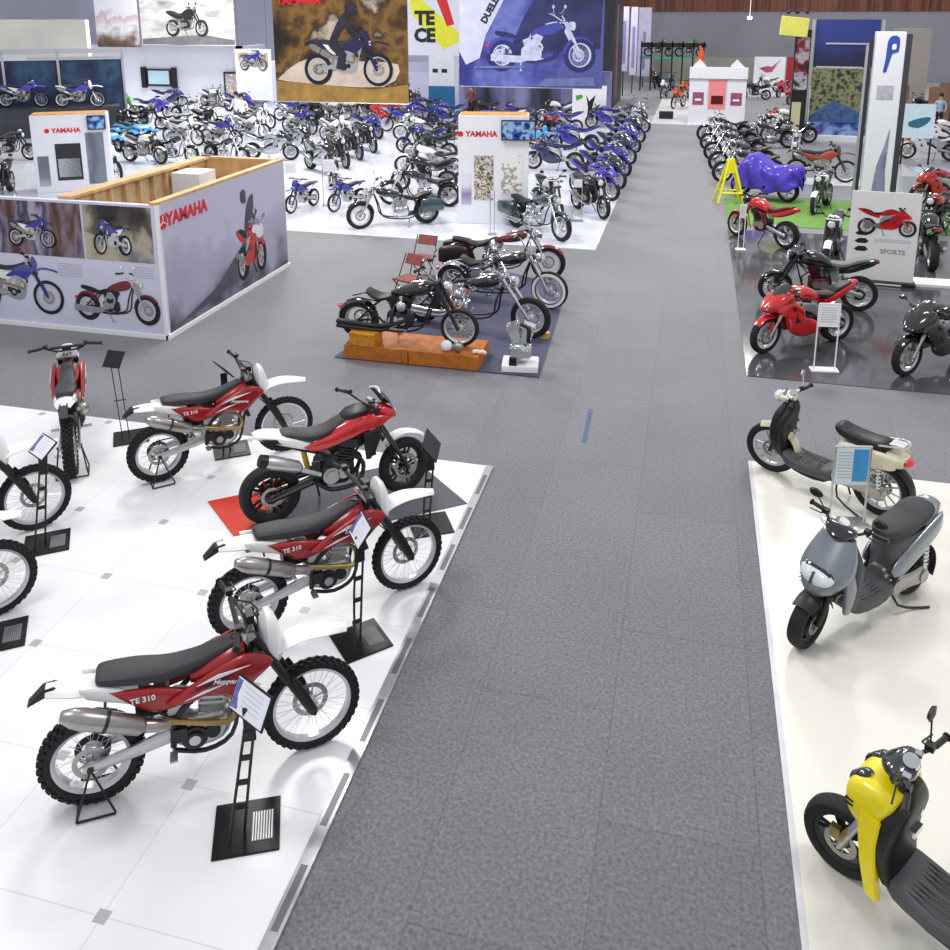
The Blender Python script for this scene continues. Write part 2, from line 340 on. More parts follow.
    if headlight:
        m = M(); m.plate([(-.24, .95), (-.17, .955), (-.1, .93), (-.22, .9), (-.34, .85)], -.045, .045); m.build('plate_bracket', BLK, t, bev=.005)
    # front end
    m = M()
    for sg in (1, -1):
        m.tube([(wb-.02, sg*.085, .36), (wb-.16, sg*.09, .63)], .027, 12); m.tube([(wb-.16, sg*.09, .63), (wb-.4, sg*.09, 1.09)], .03, 12); m.tube([(wb-.02, sg*.085, .36), (wb+.01, sg*.085, .345)], .03, 10)
    m.tube([(wb, -.1, .352), (wb, .1, .352)], .014, 8); fk = m.xf(T).build('fork', fork, t)
    m = M()
    for sg in (1, -1): m.shell([(wb-.03, .35), (wb+.01, .4), (wb-.11, .66), (wb-.135, .68), (wb-.145, .63)], sg*.112, .008, 2)
    m.xf(T).build('fork_guard', BLK if stripe else plast, fk)
    m = M(); m.cb((1.105, 0, .93), (.07, .24, .035), Matrix.Rotation(-.46, 3, 'Y')); m.cb((1.05, 0, 1.07), (.08, .24, .035), Matrix.Rotation(-.46, 3, 'Y')); m.tube([(1.04, 0, 1.07), (1.02, 0, 1.14)], .03, 10); m.xf(T).build('triple_clamp', ALU, fk)
    m = M(); m.ribbon([(1.12, .83, .15), (1.26, .93, .2), (1.42, .965, .21), (1.58, .95, .18), (1.74, .91, .09)], .035, .007, 4, 8); ff = m.xf(T).build('front_fender', plast, t)
    if headlight:
        m = M(); m.body([(1.13, 0, .99, .05, .1), (1.17, 0, .98, .105, .2), (1.225, 0, .96, .1, .19), (1.27, 0, .92, .06, .11)], 14, 3, 2); hm = m.xf(T).build('headlight_mask', plast, t)
        m = M(); m.body([(1.24, 0, .93, .07, .055), (1.285, 0, .92, .055, .045)], 14, 3, 1); m.xf(T).build('headlight', LENS, hm)
    else:
        m = M(); m.cb((1.15, 0, 1.06), (.012, .22, .22), Matrix.Rotation(-.35, 3, 'Y')); m.xf(T).build('front_number_plate', plast, t, bev=.003)
    handlebar(t, T, 1.03, 1.15, .8, .08, .1, bar=DST, cross=True)
    m = M(); m.tube([(1.0, -.2, 1.18), (1.1, -.12, 1.1), (1.12, -.1, .9)], .006, 5, 3); m.tube([(1.0, .2, 1.18), (1.14, .13, 1.12), (1.14, .1, .8), (wb-.05, .1, .45)], .006, 5, 3); m.cb((1.07, 0, 1.16), (.05, .1, .06)); m.xf(T).build('cables', BLK, t)
    m = M()
    for sg in (1, -1): m.tube([(.52, sg*.1, .33), (.52, sg*.2, .34)], .012, 6); m.cb((.52, sg*.18, .345), (.05, .09, .012))
    m.tube([(.66, .13, .3), (.86, .14, .33)], .008, 5); m.build('footpegs', ALU, t)
    return t
def bike_stand(x, y, deg, label, off=.0, s=1.0):
    """wire stand under the rear axle"""
    t = M()
    for sg in (1, -1):
        t.tube([(.0, sg*.12, .345), (.13, sg*.17, .02)], .008, 6); t.tube([(.0, sg*.12, .345), (-.11, sg*.17, .02)], .008, 6); t.tube([(-.11, sg*.17, .012), (.13, sg*.17, .012)], .008, 6)
    t.tube([(-.11, -.17, .012), (-.11, .17, .012)], .008, 6); t.tube([(0, .12, .345), (0, .14, .345)], .012, 6)
    o = t.build('bike_stand', BLK); o.location = (x, y, .012); o.rotation_euler = (0, 0, R(deg)); return tag(o, label, 'stand', 'wire stands under the dirt bikes')

# ------------------------------------------------------------ road machines
def engine_block(t, x, z, m1=None, m2=None, wide=.17, twin=False, inline=False):
    e = M(); e.body([(x-.2, 0, z-.02, wide*.6, .08), (x-.14, 0, z-.02, wide*.95, .14), (x+.1, 0, z-.03, wide, .15), (x+.2, 0, z-.02, wide*.6, .1)], 14, 4, 2)
    if twin:
        for dx in (-.36, .4):
            top, rot = fins(e, (x+dx*.12, 0, z+.08), (dx, 1), .22, .075, .08, 7); e.cb(top+Vector((dx*.02, 0, .03)), (.17, .17, .07), rot)
    else:
        top, rot = fins(e, (x+.06, 0, z+.08), (.35, 1), .2, .09, wide*.95, 6); e.cb(top+Vector((.01, 0, .03)), (.2, wide*1.9, .08), rot)
    en = e.build('engine', m1 or DST, t)
    for sg in (1, -1): c = M(); c.disc(x-.07, sg*wide, z-.03, .09, .04, 22); c.disc(x-.07, sg*(wide+.02), z-.03, .06, .02, 20); c.disc(x+.06, sg*wide, z-.02, .065, .04, 20); c.build('engine_cover', m2 or STL, en)
    return en
def road_front(t, wb, Rw, fork, T, hx, hz, fend, frame_col=None, wk='cast', rim=None, w=.11, rr=.215, upside=True, fs=.5):
    wheel(t, 'front_wheel', wb, Rw, Rw, w, rr, wk, T=T, disc=(1, -1) if wk == 'cast' else (1,), rim=rim, dr=.145)
    m = M()
    for sg in (1, -1):
        m.tube([(wb, sg*.1, Rw), (wb+(hx-wb)*.45, sg*.105, Rw+(hz-Rw)*.45)], .024, 10); m.tube([(wb+(hx-wb)*.42, sg*.105, Rw+(hz-Rw)*.42), (hx, sg*.105, hz)], .031, 10)
    m.tube([(wb, -.12, Rw), (wb, .12, Rw)], .015, 8); m.cb((hx, 0, hz), (.07, .27, .03)); m.xf(T).build('fork', fork, t)
    if fend:
        m = M(); P = [(wb+(Rw+.025)*cos(a), Rw+(Rw+.025)*sin(a), w+.035) for a in [R(d) for d in (150, 125, 100, 75, 55, 40)]]
        m.ribbon(P, .03, .006, 3); m.both(lambda sg: m.plate([(wb-.07, Rw+Rw*.75), (wb+.05, Rw+Rw*.75), (wb+.03, Rw+.1), (wb-.04, Rw+.1)], sg*.078, sg*.084)); m.xf(T).build('front_fender', fend, t)
def road_rear(t, Rw, w, rr, arm, rim=None, wk='cast', L=.55, az=.42):
    wheel(t, 'rear_wheel', 0, Rw, Rw, w, rr, wk, disc=(-1,), rim=rim, dr=.11)
    m = M()
    for sg in (1, -1): m.body([(-.05, sg*.125, Rw, .015, .03), (0, sg*.125, Rw, .02, .04), (L*.5, sg*.12, (Rw+az)/2+.01, .02, .045), (L, sg*.09, az, .025, .05)], 10, 4, 2)
    m.build('swingarm', arm, t)
    m = M(); m.lathe(0, Rw, [(.1, .1), (.1, .107), (.06, .107), (.06, .1)], 26, closed=True); m.tube([(0, .103, Rw+.1), (L, .1, az+.04)], .008, 5); m.tube([(0, .103, Rw-.1), (L, .1, az-.05)], .008, 5); m.build('chain', DST, t)
def supermoto_roadster():
    """tall red roadster with white tail and small flyscreen"""
    t = thing('sport_motorcycle'); T = steer(1.08, 1.0, .42, 14); wb = 1.48
    road_rear(t, .315, .175, .215, GLO, rim=BLK, az=.44)
    m = M(); m.both(lambda sg: [m.tube([(.05*cos(a), sg*.06, .315+.05*sin(a)), (.2*cos(a+.1), sg*.055, .315+.2*sin(a+.1))], .006, 5) for a in [2*pi*k/10 for k in range(10)]]); m.build('wheel_stripe', RSPK, t)
    road_front(t, wb, .305, GLO, T, 1.1, 1.0, None, rim=BLK)
    engine_block(t, .68, .5, DST, STL)
    f = M()
    for sg in (1, -1):
        f.tube([(1.1, sg*.03, .95), (.95, sg*.1, .82), (.75, sg*.14, .72), (.55, sg*.14, .6), (.5, sg*.12, .4)], .018, 8, 3); f.tube([(1.1, sg*.03, .88), (.85, sg*.15, .62), (.55, sg*.14, .58)], .015, 8); f.tube([(.75, sg*.14, .72), (.95, sg*.1, .55), (.9, sg*.1, .35)], .014, 8); f.tube([(.6, sg*.13, .68), (.0, sg*.08, .92)], .013, 8)
    f.build('frame', BLK, t)
    m = M(); m.tube([(.36, .03, .78), (.42, .03, .46)], .03, 10); m.build('shock_absorber', mat('yellow_spring', 'd8b02c', .4), t)
    m = M(); m.body([(.55, 0, .84, .08, .07), (.68, 0, .88, .13, .09), (.85, 0, .93, .15, .11), (1.0, 0, .95, .15, .11), (1.16, 0, .93, .12, .08), (1.25, 0, .92, .07, .05)], 16, 3, 3); tk = m.build('fuel_tank', BRED, t)
    for sg in (1, -1):
        m = M(); m.shell([(.34, .83), (.6, .9), (.85, .98), (1.08, 1.03), (1.26, 1.0), (1.22, .92), (1.0, .87), (.75, .8), (.48, .75)], sg*.14, .025, 3); m.build('side_panel', BRED, tk)
    m = M(); m.body([(.78, 0, 1.02, .06, .03), (.86, 0, 1.05, .12, .04), (1.0, 0, 1.07, .12, .04), (1.1, 0, 1.06, .06, .03)], 12, 3, 2); m.build('tank_top', BLK, tk)
    m = M(); m.body([(.14, 0, .965, .08, .02), (.22, 0, .955, .11, .035), (.42, 0, .9, .13, .045), (.6, 0, .91, .12, .05), (.76, 0, .98, .1, .05), (.86, 0, 1.03, .07, .03)], 14, 3, 3); m.build('seat', SEAT, t)
    m = M(); m.body([(-.14, 0, 1.0, .06, .015), (-.06, 0, .985, .11, .035), (.08, 0, .945, .14, .05), (.28, 0, .87, .145, .06), (.46, 0, .79, .13, .05)], 14, 3.4, 3); tl = m.build('tail_fairing', WHT, t)
    m = M(); m.both(lambda sg: m.shell([(-.1, 1.0), (.08, .97), (.16, .9), (.02, .93)], sg*.13, .012)); m.build('grab_rail', BLK, tl)
    m = M(); m.tube([(.5, -.16, .5), (.35, -.17, .58), (.2, -.17, .66)], .028, 10, 3); m.tube([(.3, -.17, .62), (.26, -.175, .65), (0, -.185, .76), (-.06, -.185, .785)], [.035, .066, .074, .066], 16); mu = m.build('muffler', ALU, t)
    m = M(); m.tube([(-.05, -.185, .78), (-.12, -.185, .81)], [.07, .062], 16); m.build('muffler_tip', BLK, mu)
    m = M(); m.ribbon([(1.24, .62, .12), (1.35, .7, .15), (1.5, .72, .16), (1.66, .67, .14), (1.76, .6, .08)], .03, .007, 3); m.xf(T).build('front_fender', WHT, t)
    m = M(); m.body([(1.15, 0, 1.0, .06, .06), (1.2, 0, 1.0, .12, .09), (1.3, 0, .97, .12, .09), (1.38, 0, .94, .08, .06)], 14, 3, 2); ff = m.xf(T).build('flyscreen_fairing', BRED, t)
    m = M(); m.ribbon([(1.22, 1.26, .2), (1.3, 1.16, .25), (1.37, 1.04, .22)], .04, .005, 3); m.xf(T).build('flyscreen', GLS, ff)
    m = M(); m.ribbon([(1.215, 1.275, .21), (1.225, 1.255, .23)], .04, .012, 1); m.xf(T).build('screen_edge', WHT, ff)
    m = M(); m.body([(1.35, 0, .96, .07, .055), (1.4, 0, .95, .055, .04)], 12, 2, 1); m.xf(T).build('headlight', LENS, ff)
    for sg in (1, -1):
        m = M(); m.cb((1.06, sg*.11, .72), (.05, .12, .26), Matrix.Rotation(-.2, 3, 'Y')); m.shell([(.98, .86), (1.18, .88), (1.1, .62), (1.0, .56)], sg*.16, .02, 2); m.build('radiator_cowl', BLK, t)
    m = M(); m.tube([(.86, -.06, .6), (.98, -.1, .5), (.9, -.15, .32), (.62, -.16, .3), (.45, -.15, .42)], .024, 10, 4); m.tube([(.86, .06, .6), (1.0, .08, .48), (.9, .1, .28), (.6, .08, .27)], .024, 10, 4); m.build('exhaust_header', DST, t)
    m = M(); m.tube([(.5, -.14, .66), (.7, -.17, .6), (.82, -.15, .45)], .012, 6, 3); m.tube([(.55, -.15, .7), (.62, -.18, .5), (.55, -.16, .36)], .014, 6, 3); m.tube([(1.04, -.16, 1.1), (1.18, -.1, 1.0), (1.12, -.1, .8)], .008, 5, 3); m.cb((.62, -.16, .64), (.12, .04, .1)); m.cb((.46, -.14, .56), (.08, .05, .16)); m.build('hoses', BLK, t)
    handlebar(t, T, 1.06, 1.12, .86, .08, .1, bar=DST, mirrors=False)
    m = M()
    for k in range(9): m.tube([(1.12+.012*(k % 3), -.08+.02*k, 1.08+.01*(k % 4)), (1.16+.015*(k % 2), -.06+.018*k, 1.13-.02*(k % 3))], .009, 6)
    m.cb((1.13, 0, 1.12), (.05, .16, .07)); m.xf(T).build('instruments', CHR, t)
    m = M()
    for sg in (1, -1): m.tube([(.45, sg*.12, .42), (.45, sg*.22, .42)], .012, 6)
    m.tube([(.5, .14, .35), (.58, .26, .01)], .012, 6); m.build('footpegs', DST, t)
    return t
def sport_bike(body=None, accent=None, seat=None, rim=None, windscreen=None, st=0, fend=None):
    body = body or BRED; accent = accent or body; t = thing('sport_motorcycle'); T = steer(1.05, .9, .41, st); wb = 1.43
    road_rear(t, .318, .18, .215, STL if rim is None else DST, rim=rim)
    road_front(t, wb, .305, STL, T, 1.1, .88, fend or body, rim=rim, fs=.4)
    engine_block(t, .66, .48, DST, DST, .16)
    m = M(); m.body([(.42, 0, .8, .06, .04), (.55, 0, .85, .12, .09), (.75, 0, .9, .17, .12), (.95, 0, .9, .16, .11), (1.05, 0, .87, .1, .06)], 16, 2.8, 3); m.build('fuel_tank', body, t)
    m = M(); m.body([(.16, 0, .845, .1, .03), (.3, 0, .83, .13, .04), (.45, 0, .84, .12, .045), (.52, 0, .86, .08, .03)], 14, 3, 3); m.body([(-.2, 0, .98, .06, .02), (-.1, 0, .96, .09, .03), (.1, 0, .9, .1, .035), (.16, 0, .87, .09, .02)], 14, 3, 2); m.build('seat', seat or BLK, t)
    m = M(); m.body([(-.34, 0, .98, .03, .02), (-.26, 0, .95, .08, .05), (-.08, 0, .88, .12, .07), (.15, 0, .79, .13, .07), (.4, 0, .73, .13, .06)], 14, 3, 3); tl = m.build('tail_fairing', body, t)
    m = M(); m.cb((-.335, 0, .96), (.03, .1, .035)); m.build('tail_light', TAIL, tl)
    fr = M(); fr.body([(1.0, 0, .87, .15, .05), (1.1, 0, .88, .2, .1), (1.25, 0, .84, .2, .13), (1.4, 0, .77, .15, .1), (1.5, 0, .73, .07, .05), (1.53, 0, .72, .03, .02)], 18, 2.8, 3); nose = fr.build('nose_fairing', accent, t)
    m = M(); m.both(lambda sg: m.body([(1.36, sg*.075, .77, .045, .025), (1.44, sg*.065, .765, .05, .03), (1.5, sg*.045, .735, .03, .018)], 10, 2, 1)); m.build('headlight', LENS, nose)
    m = M(); m.ribbon([(1.06, 1.1, .2), (1.14, 1.07, .25), (1.26, .99, .25), (1.36, .9, .18)], .05, .005, 3); m.build('windscreen', windscreen or GLS, nose)
    for sg in (1, -1):
        m = M(); m.shell([(.42, .36), (.55, .27), (.85, .24), (1.08, .34), (1.16, .5), (1.22, .62), (1.36, .7), (1.3, .83), (1.1, .86), (.95, .78), (.84, .7), (.8, .56), (.62, .5)], sg*.17, .05, 3); sf = m.build('side_fairing', body, t)
        m = M(); m.plate([(.98, .72), (1.12, .78), (1.08, .7)], sg*.2, sg*.222); m.plate([(.92, .5), (1.02, .62), (1.03, .5)], sg*.2, sg*.224); m.build('fairing_vent', INKB, sf)
    f = M(); f.both(lambda sg: f.body([(.48, sg*.14, .5, .02, .12), (.6, sg*.15, .66, .02, .09), (.85, sg*.14, .74, .02, .06), (1.05, sg*.06, .82, .03, .06)], 10, 4, 2)); f.build('frame', ALU, t)
    m = M(); m.tube([(.6, -.1, .26), (.4, -.15, .3), (.25, -.17, .38)], .03, 10, 3); m.tube([(.27, -.17, .37), (.22, -.175, .39), (-.1, -.19, .53), (-.15, -.19, .55)], [.035, .055, .06, .045], 16); m.build('muffler', STL, t)
    handlebar(t, T, 1.06, .93, .62, .0, .06, bar=DST)
    for sg in (1, -1): m = M(); m.tube([(1.16, sg*.16, .96), (1.18, sg*.32, 1.07)], .008, 6); m.body([(1.15, sg*.33, 1.07, .03, .02), (1.17, sg*.34, 1.075, .07, .035), (1.21, sg*.34, 1.07, .05, .025)], 10, 2, 1); m.build('mirror', GLO, nose)
    m = M(); m.tube([(.5, .12, .3), (.56, .26, .01)], .012, 6); m.cb((.57, .27, .012), (.06, .04, .01)); m.both(lambda sg: m.tube([(.42, sg*.12, .4), (.42, sg*.22, .4)], .012, 6)); m.build('side_stand', DST, t)
    return t
def naked_bike(tank=None, tail=None, seat=None, eng=None, st=0, rim=None, frame=None, wk='cast', light=None, fork=None):
    tank = tank or BRED; t = thing('naked_motorcycle'); T = steer(1.05, .95, .43, st); wb = 1.42
    road_rear(t, .315, .17, .215, ALU, rim=rim, wk=wk)
    road_front(t, wb, .305, fork or DST, T, 1.07, .97, tank, rim=rim, wk=wk)
    engine_block(t, .67, .47, eng or DST, STL, .16)
    f = M()
    for sg in (1, -1):
        f.tube([(1.08, sg*.03, .93), (.9, sg*.12, .78), (.55, sg*.14, .7), (.48, sg*.12, .4)], .016, 8, 2); f.tube([(1.1, sg*.03, .84), (.9, sg*.13, .66), (.7, sg*.13, .74), (.55, sg*.13, .56)], .014, 8); f.tube([(.6, sg*.12, .7), (.0, sg*.09, .84)], .013, 8); f.tube([(1.1, sg*.03, .84), (1.0, sg*.1, .5), (.9, sg*.11, .3), (.5, sg*.11, .3)], .013, 8, 2)
    f.build('frame', frame or BLK, t)
    m = M(); m.body([(.48, 0, .78, .08, .05), (.58, 0, .84, .13, .1), (.78, 0, .9, .165, .13), (.95, 0, .9, .15, .12), (1.05, 0, .86, .09, .07)], 16, 2.5, 3); tk = m.build('fuel_tank', tank, t)
    m = M(); m.disc(0, 0, 0, .035, .02, 16); m.xf(Matrix.Translation((.82, 0, 1.035)) @ Matrix.Rotation(pi/2, 4, 'X')); m.build('filler_cap', CHR, tk)
    m = M(); m.body([(-.12, 0, .95, .09, .03), (.05, 0, .92, .12, .045), (.28, 0, .83, .13, .045), (.45, 0, .83, .12, .05), (.53, 0, .85, .08, .03)], 14, 3, 3); m.build('seat', seat or SEAT, t)
    m = M(); m.body([(-.26, 0, .93, .05, .03), (-.18, 0, .9, .1, .06), (-.02, 0, .84, .12, .08), (.2, 0, .76, .13, .08), (.38, 0, .72, .12, .06)], 14, 3, 3); tl = m.build('tail_fairing', tail or tank, t)
    m = M(); m.cb((-.265, 0, .92), (.03, .1, .05)); m.build('tail_light', TAIL, tl)
    m = M(); m.tube([(.85, -.1, .62), (.97, -.12, .5), (.9, -.14, .3), (.5, -.15, .28), (.25, -.16, .36)], .022, 10, 4); m.tube([(.28, -.16, .35), (.24, -.165, .37), (-.1, -.18, .5), (-.14, -.18, .515)], [.03, .05, .052, .04], 16); m.build('muffler', STL, t)
    m = M(); m.body([(1.14, 0, .93, .06, .06), (1.19, 0, .93, .09, .09), (1.24, 0, .925, .09, .09)], 16, 2, 2); hl = m.xf(T).build('headlight_shell', light or GLO, t)
    m = M(); m.body([(1.238, 0, .925, .08, .08), (1.262, 0, .925, .05, .05)], 16, 2, 1); m.xf(T).build('headlight', LENS, hl)
    m = M(); m.both(lambda sg: m.disc(1.12, sg*.05, 1.07, .04, .03, 16)); m.cb((1.11, 0, 1.04), (.03, .14, .03)); m.xf(T).build('instruments', CHR, t)
    handlebar(t, T, 1.04, 1.03, .74, .06, .08, mirrors=True)
    m = M(); m.tube([(.5, .12, .3), (.56, .26, .01)], .012, 6); m.both(lambda sg: m.tube([(.42, sg*.12, .4), (.42, sg*.22, .4)], .012, 6)); m.build('side_stand', DST, t)
    return t
def cruiser(tank=None, pipe=None, fender=None, bags=None, screen=False, whitewall=False, wb=1.66, rake=.55, highbar=.12, eng=None, chopped=False, fork=None, name='cruiser_motorcycle', seat=None, rz=0, st=0, rearR=.33, frontR=.345):
    tank = tank or GLO; fender = fender or tank; t = thing(name); hx = wb-.36-.1*(rake-.55)*10; hz = 1.0
    T = steer(hx, hz, rake, st); fork = fork or CHR
    wheel(t, 'rear_wheel', 0, rearR, rearR, .17, .21, 'spoke' if chopped else 'cast', disc=(1,), ns=36)
    wheel(t, 'front_wheel', wb, frontR, frontR, .11 if not chopped else .09, .24, 'spoke', T=T, disc=(1,), ns=40)
    if whitewall:
        for (x, rr_, T2) in ((wb, frontR, T),):
            m = M(); m.both(lambda sg: m.lathe(x, rr_, [(rr_-.03, sg*.056-.003), (rr_-.03, sg*.056+.003), (rr_-.08, sg*.056+.003), (rr_-.08, sg*.056-.003)], 40, closed=True)); m.xf(T2).build('whitewall', WHT, t)
    m = M()
    for sg in (1, -1): m.tube([(wb, sg*.105, frontR), (wb+(hx-wb)*.5, sg*.105, frontR+(hz-frontR)*.5)], .027, 12); m.tube([(wb+(hx-wb)*.45, sg*.105, frontR+(hz-frontR)*.45), (hx, sg*.105, hz)], .034, 12)
    m.tube([(wb, -.12, frontR), (wb, .12, frontR)], .015, 8); m.cb((hx, 0, hz), (.09, .28, .035)); m.cb((hx+.07, 0, hz-.13), (.09, .27, .04)); m.xf(T).build('fork', fork, t)
    f = M()
    for sg in (1, -1): f.tube([(hx+.02, sg*.02, .92), (hx-.1, sg*.09, .6), (hx-.2, sg*.11, .3), (.75, sg*.12, .2), (.4, sg*.12, .22), (.22, sg*.12, .35), (0, sg*.13, rearR)], .017, 8, 3); f.tube([(0, sg*.13, rearR), (.3, sg*.11, .6), (.45, sg*.05, .7)], .016, 8, 2)
    f.tube([(hx, 0, .97), (.7, 0, .82), (.45, 0, .66)], .022, 8, 2); f.tube([(hx+.05, 0, .86), (hx-.03, 0, 1.02)], .036, 10); f.build('frame', BLK, t)
    engine_block(t, .68, .4, eng or CHR, CHR, .14, twin=True)
    m = M(); m.body([(.66, -.16, .62, .02, .05), (.7, -.17, .62, .05, .08), (.78, -.17, .62, .05, .08), (.82, -.16, .62, .02, .05)], 14, 2, 2); m.build('air_cleaner', CHR, t)
    tx = hx-.1
    m = M(); m.body([(tx-.62, 0, .78, .03, .03), (tx-.5, 0, .81, .09, .07), (tx-.25, 0, .86, .16, .11), (tx-.08, 0, .9, .15, .11), (tx+.03, 0, .92, .07, .06)], 16, 2.2, 3); tk = m.build('fuel_tank', tank, t)
    m = M(); m.body([(tx-.3, 0, .97, .02, .01), (tx-.22, 0, .985, .04, .016), (tx-.1, 0, 1.005, .045, .018), (tx-.04, 0, 1.01, .02, .01)], 12, 2, 2); m.build('tank_console', CHR, tk)
    m = M(); P = [(0+(rearR+.04)*cos(a), rearR+(rearR+.04)*sin(a), .21) for a in [R(d) for d in (35, 60, 90, 120, 150, 175)]]; m.ribbon(P, .05, .007, 3, 8); m.both(lambda sg: m.tube([(.35, sg*.11, .66), (.05, sg*.12, .7), (-.15, sg*.12, .64)], .012, 6)); rf = m.build('rear_fender', fender, t)
    m = M(); q = -rearR+.02; m.body([(q-.05, 0, rearR+.2, .04, .03), (q-.01, 0, rearR+.2, .05, .04), (q+.04, 0, rearR+.19, .03, .02)], 10, 2, 1); m.build('tail_light', TAIL, rf)
    if not chopped:
        m = M(); P = [(wb+(frontR+.03)*cos(a), frontR+(frontR+.03)*sin(a), .15) for a in [R(d) for d in (175, 150, 120, 90, 60, 35)]]; m.ribbon(P, .04, .006, 3, 8); m.xf(T).build('front_fender', fender, t)
    m = M(); m.body([(-.12, 0, .79, .1, .04), (0, 0, .77, .13, .05), (.2, 0, .73, .14, .05), (.28, 0, .7, .15, .04), (.42, 0, .69, .16, .05), (.56, 0, .73, .12, .05), (.64, 0, .76, .07, .03)] if not chopped else [(.16, 0, .8, .11, .03), (.24, 0, .74, .14, .04), (.38, 0, .7, .15, .04), (.52, 0, .72, .1, .035), (.6, 0, .74, .05, .02)], 14, 3, 3); m.build('seat', seat or BLK, t)
    for dz in (0, .07):
        m = M(); m.tube([(.8 if dz else .62, -.08, .62), (.86 if dz else .6, -.17, .5), (.75 if dz else .56, -.18, .3+dz), (.4, -.18, .22+dz), (.1, -.185, .23+dz), (-.25, -.19, .25+dz), (-.3, -.19, .255+dz)], [.024, .026, .028, .034, .038, .042, .036], 12, 3); m.build('exhaust_pipe', pipe or CHR, t)
    m = M(); m.body([(hx+.1, 0, .94, .05, .05), (hx+.15, 0, .94, .08, .08), (hx+.23, 0, .93, .09, .09)], 16, 2, 2); hl = m.xf(T).build('headlight_shell', CHR, t)
    m = M(); m.body([(hx+.228, 0, .93, .08, .08), (hx+.25, 0, .93, .05, .05)], 16, 2, 1); m.xf(T).build('headlight', LENS, hl)
    handlebar(t, T, hx-.02, 1.05, .84 if not chopped else .7, highbar, .2, bar=CHR, mirrors='c', r=.013)
    m = M(); m.both(lambda sg: m.tube([(.82, sg*.12, .25), (.84, sg*.28, .27)], .014, 6)); m.tube([(.5, .14, .22), (.55, .3, .01)], .013, 6); m.cb((.56, .3, .014), (.08, .04, .012)); m.build('footpegs', CHR, t)
    if bags:
        for sg in (1, -1):
            m = M(); m.body([(-.36, sg*.26, .5, .07, .1), (-.32, sg*.26, .52, .1, .15), (0, sg*.26, .54, .11, .17), (.18, sg*.26, .53, .1, .15), (.22, sg*.26, .52, .06, .1)], 14, 5, 2); m.build('saddlebag', bags, t)
    if screen:
        m = M(); m.ribbon([(hx-.02, 1.5, .3), (hx+.06, 1.35, .46), (hx+.14, 1.15, .46), (hx+.17, 1.02, .3)], .1, .005, 3, 8); m.xf(T).build('windshield', mat('clear_screen', 'dfe6ec', .05, alpha=.35), t)
    return t
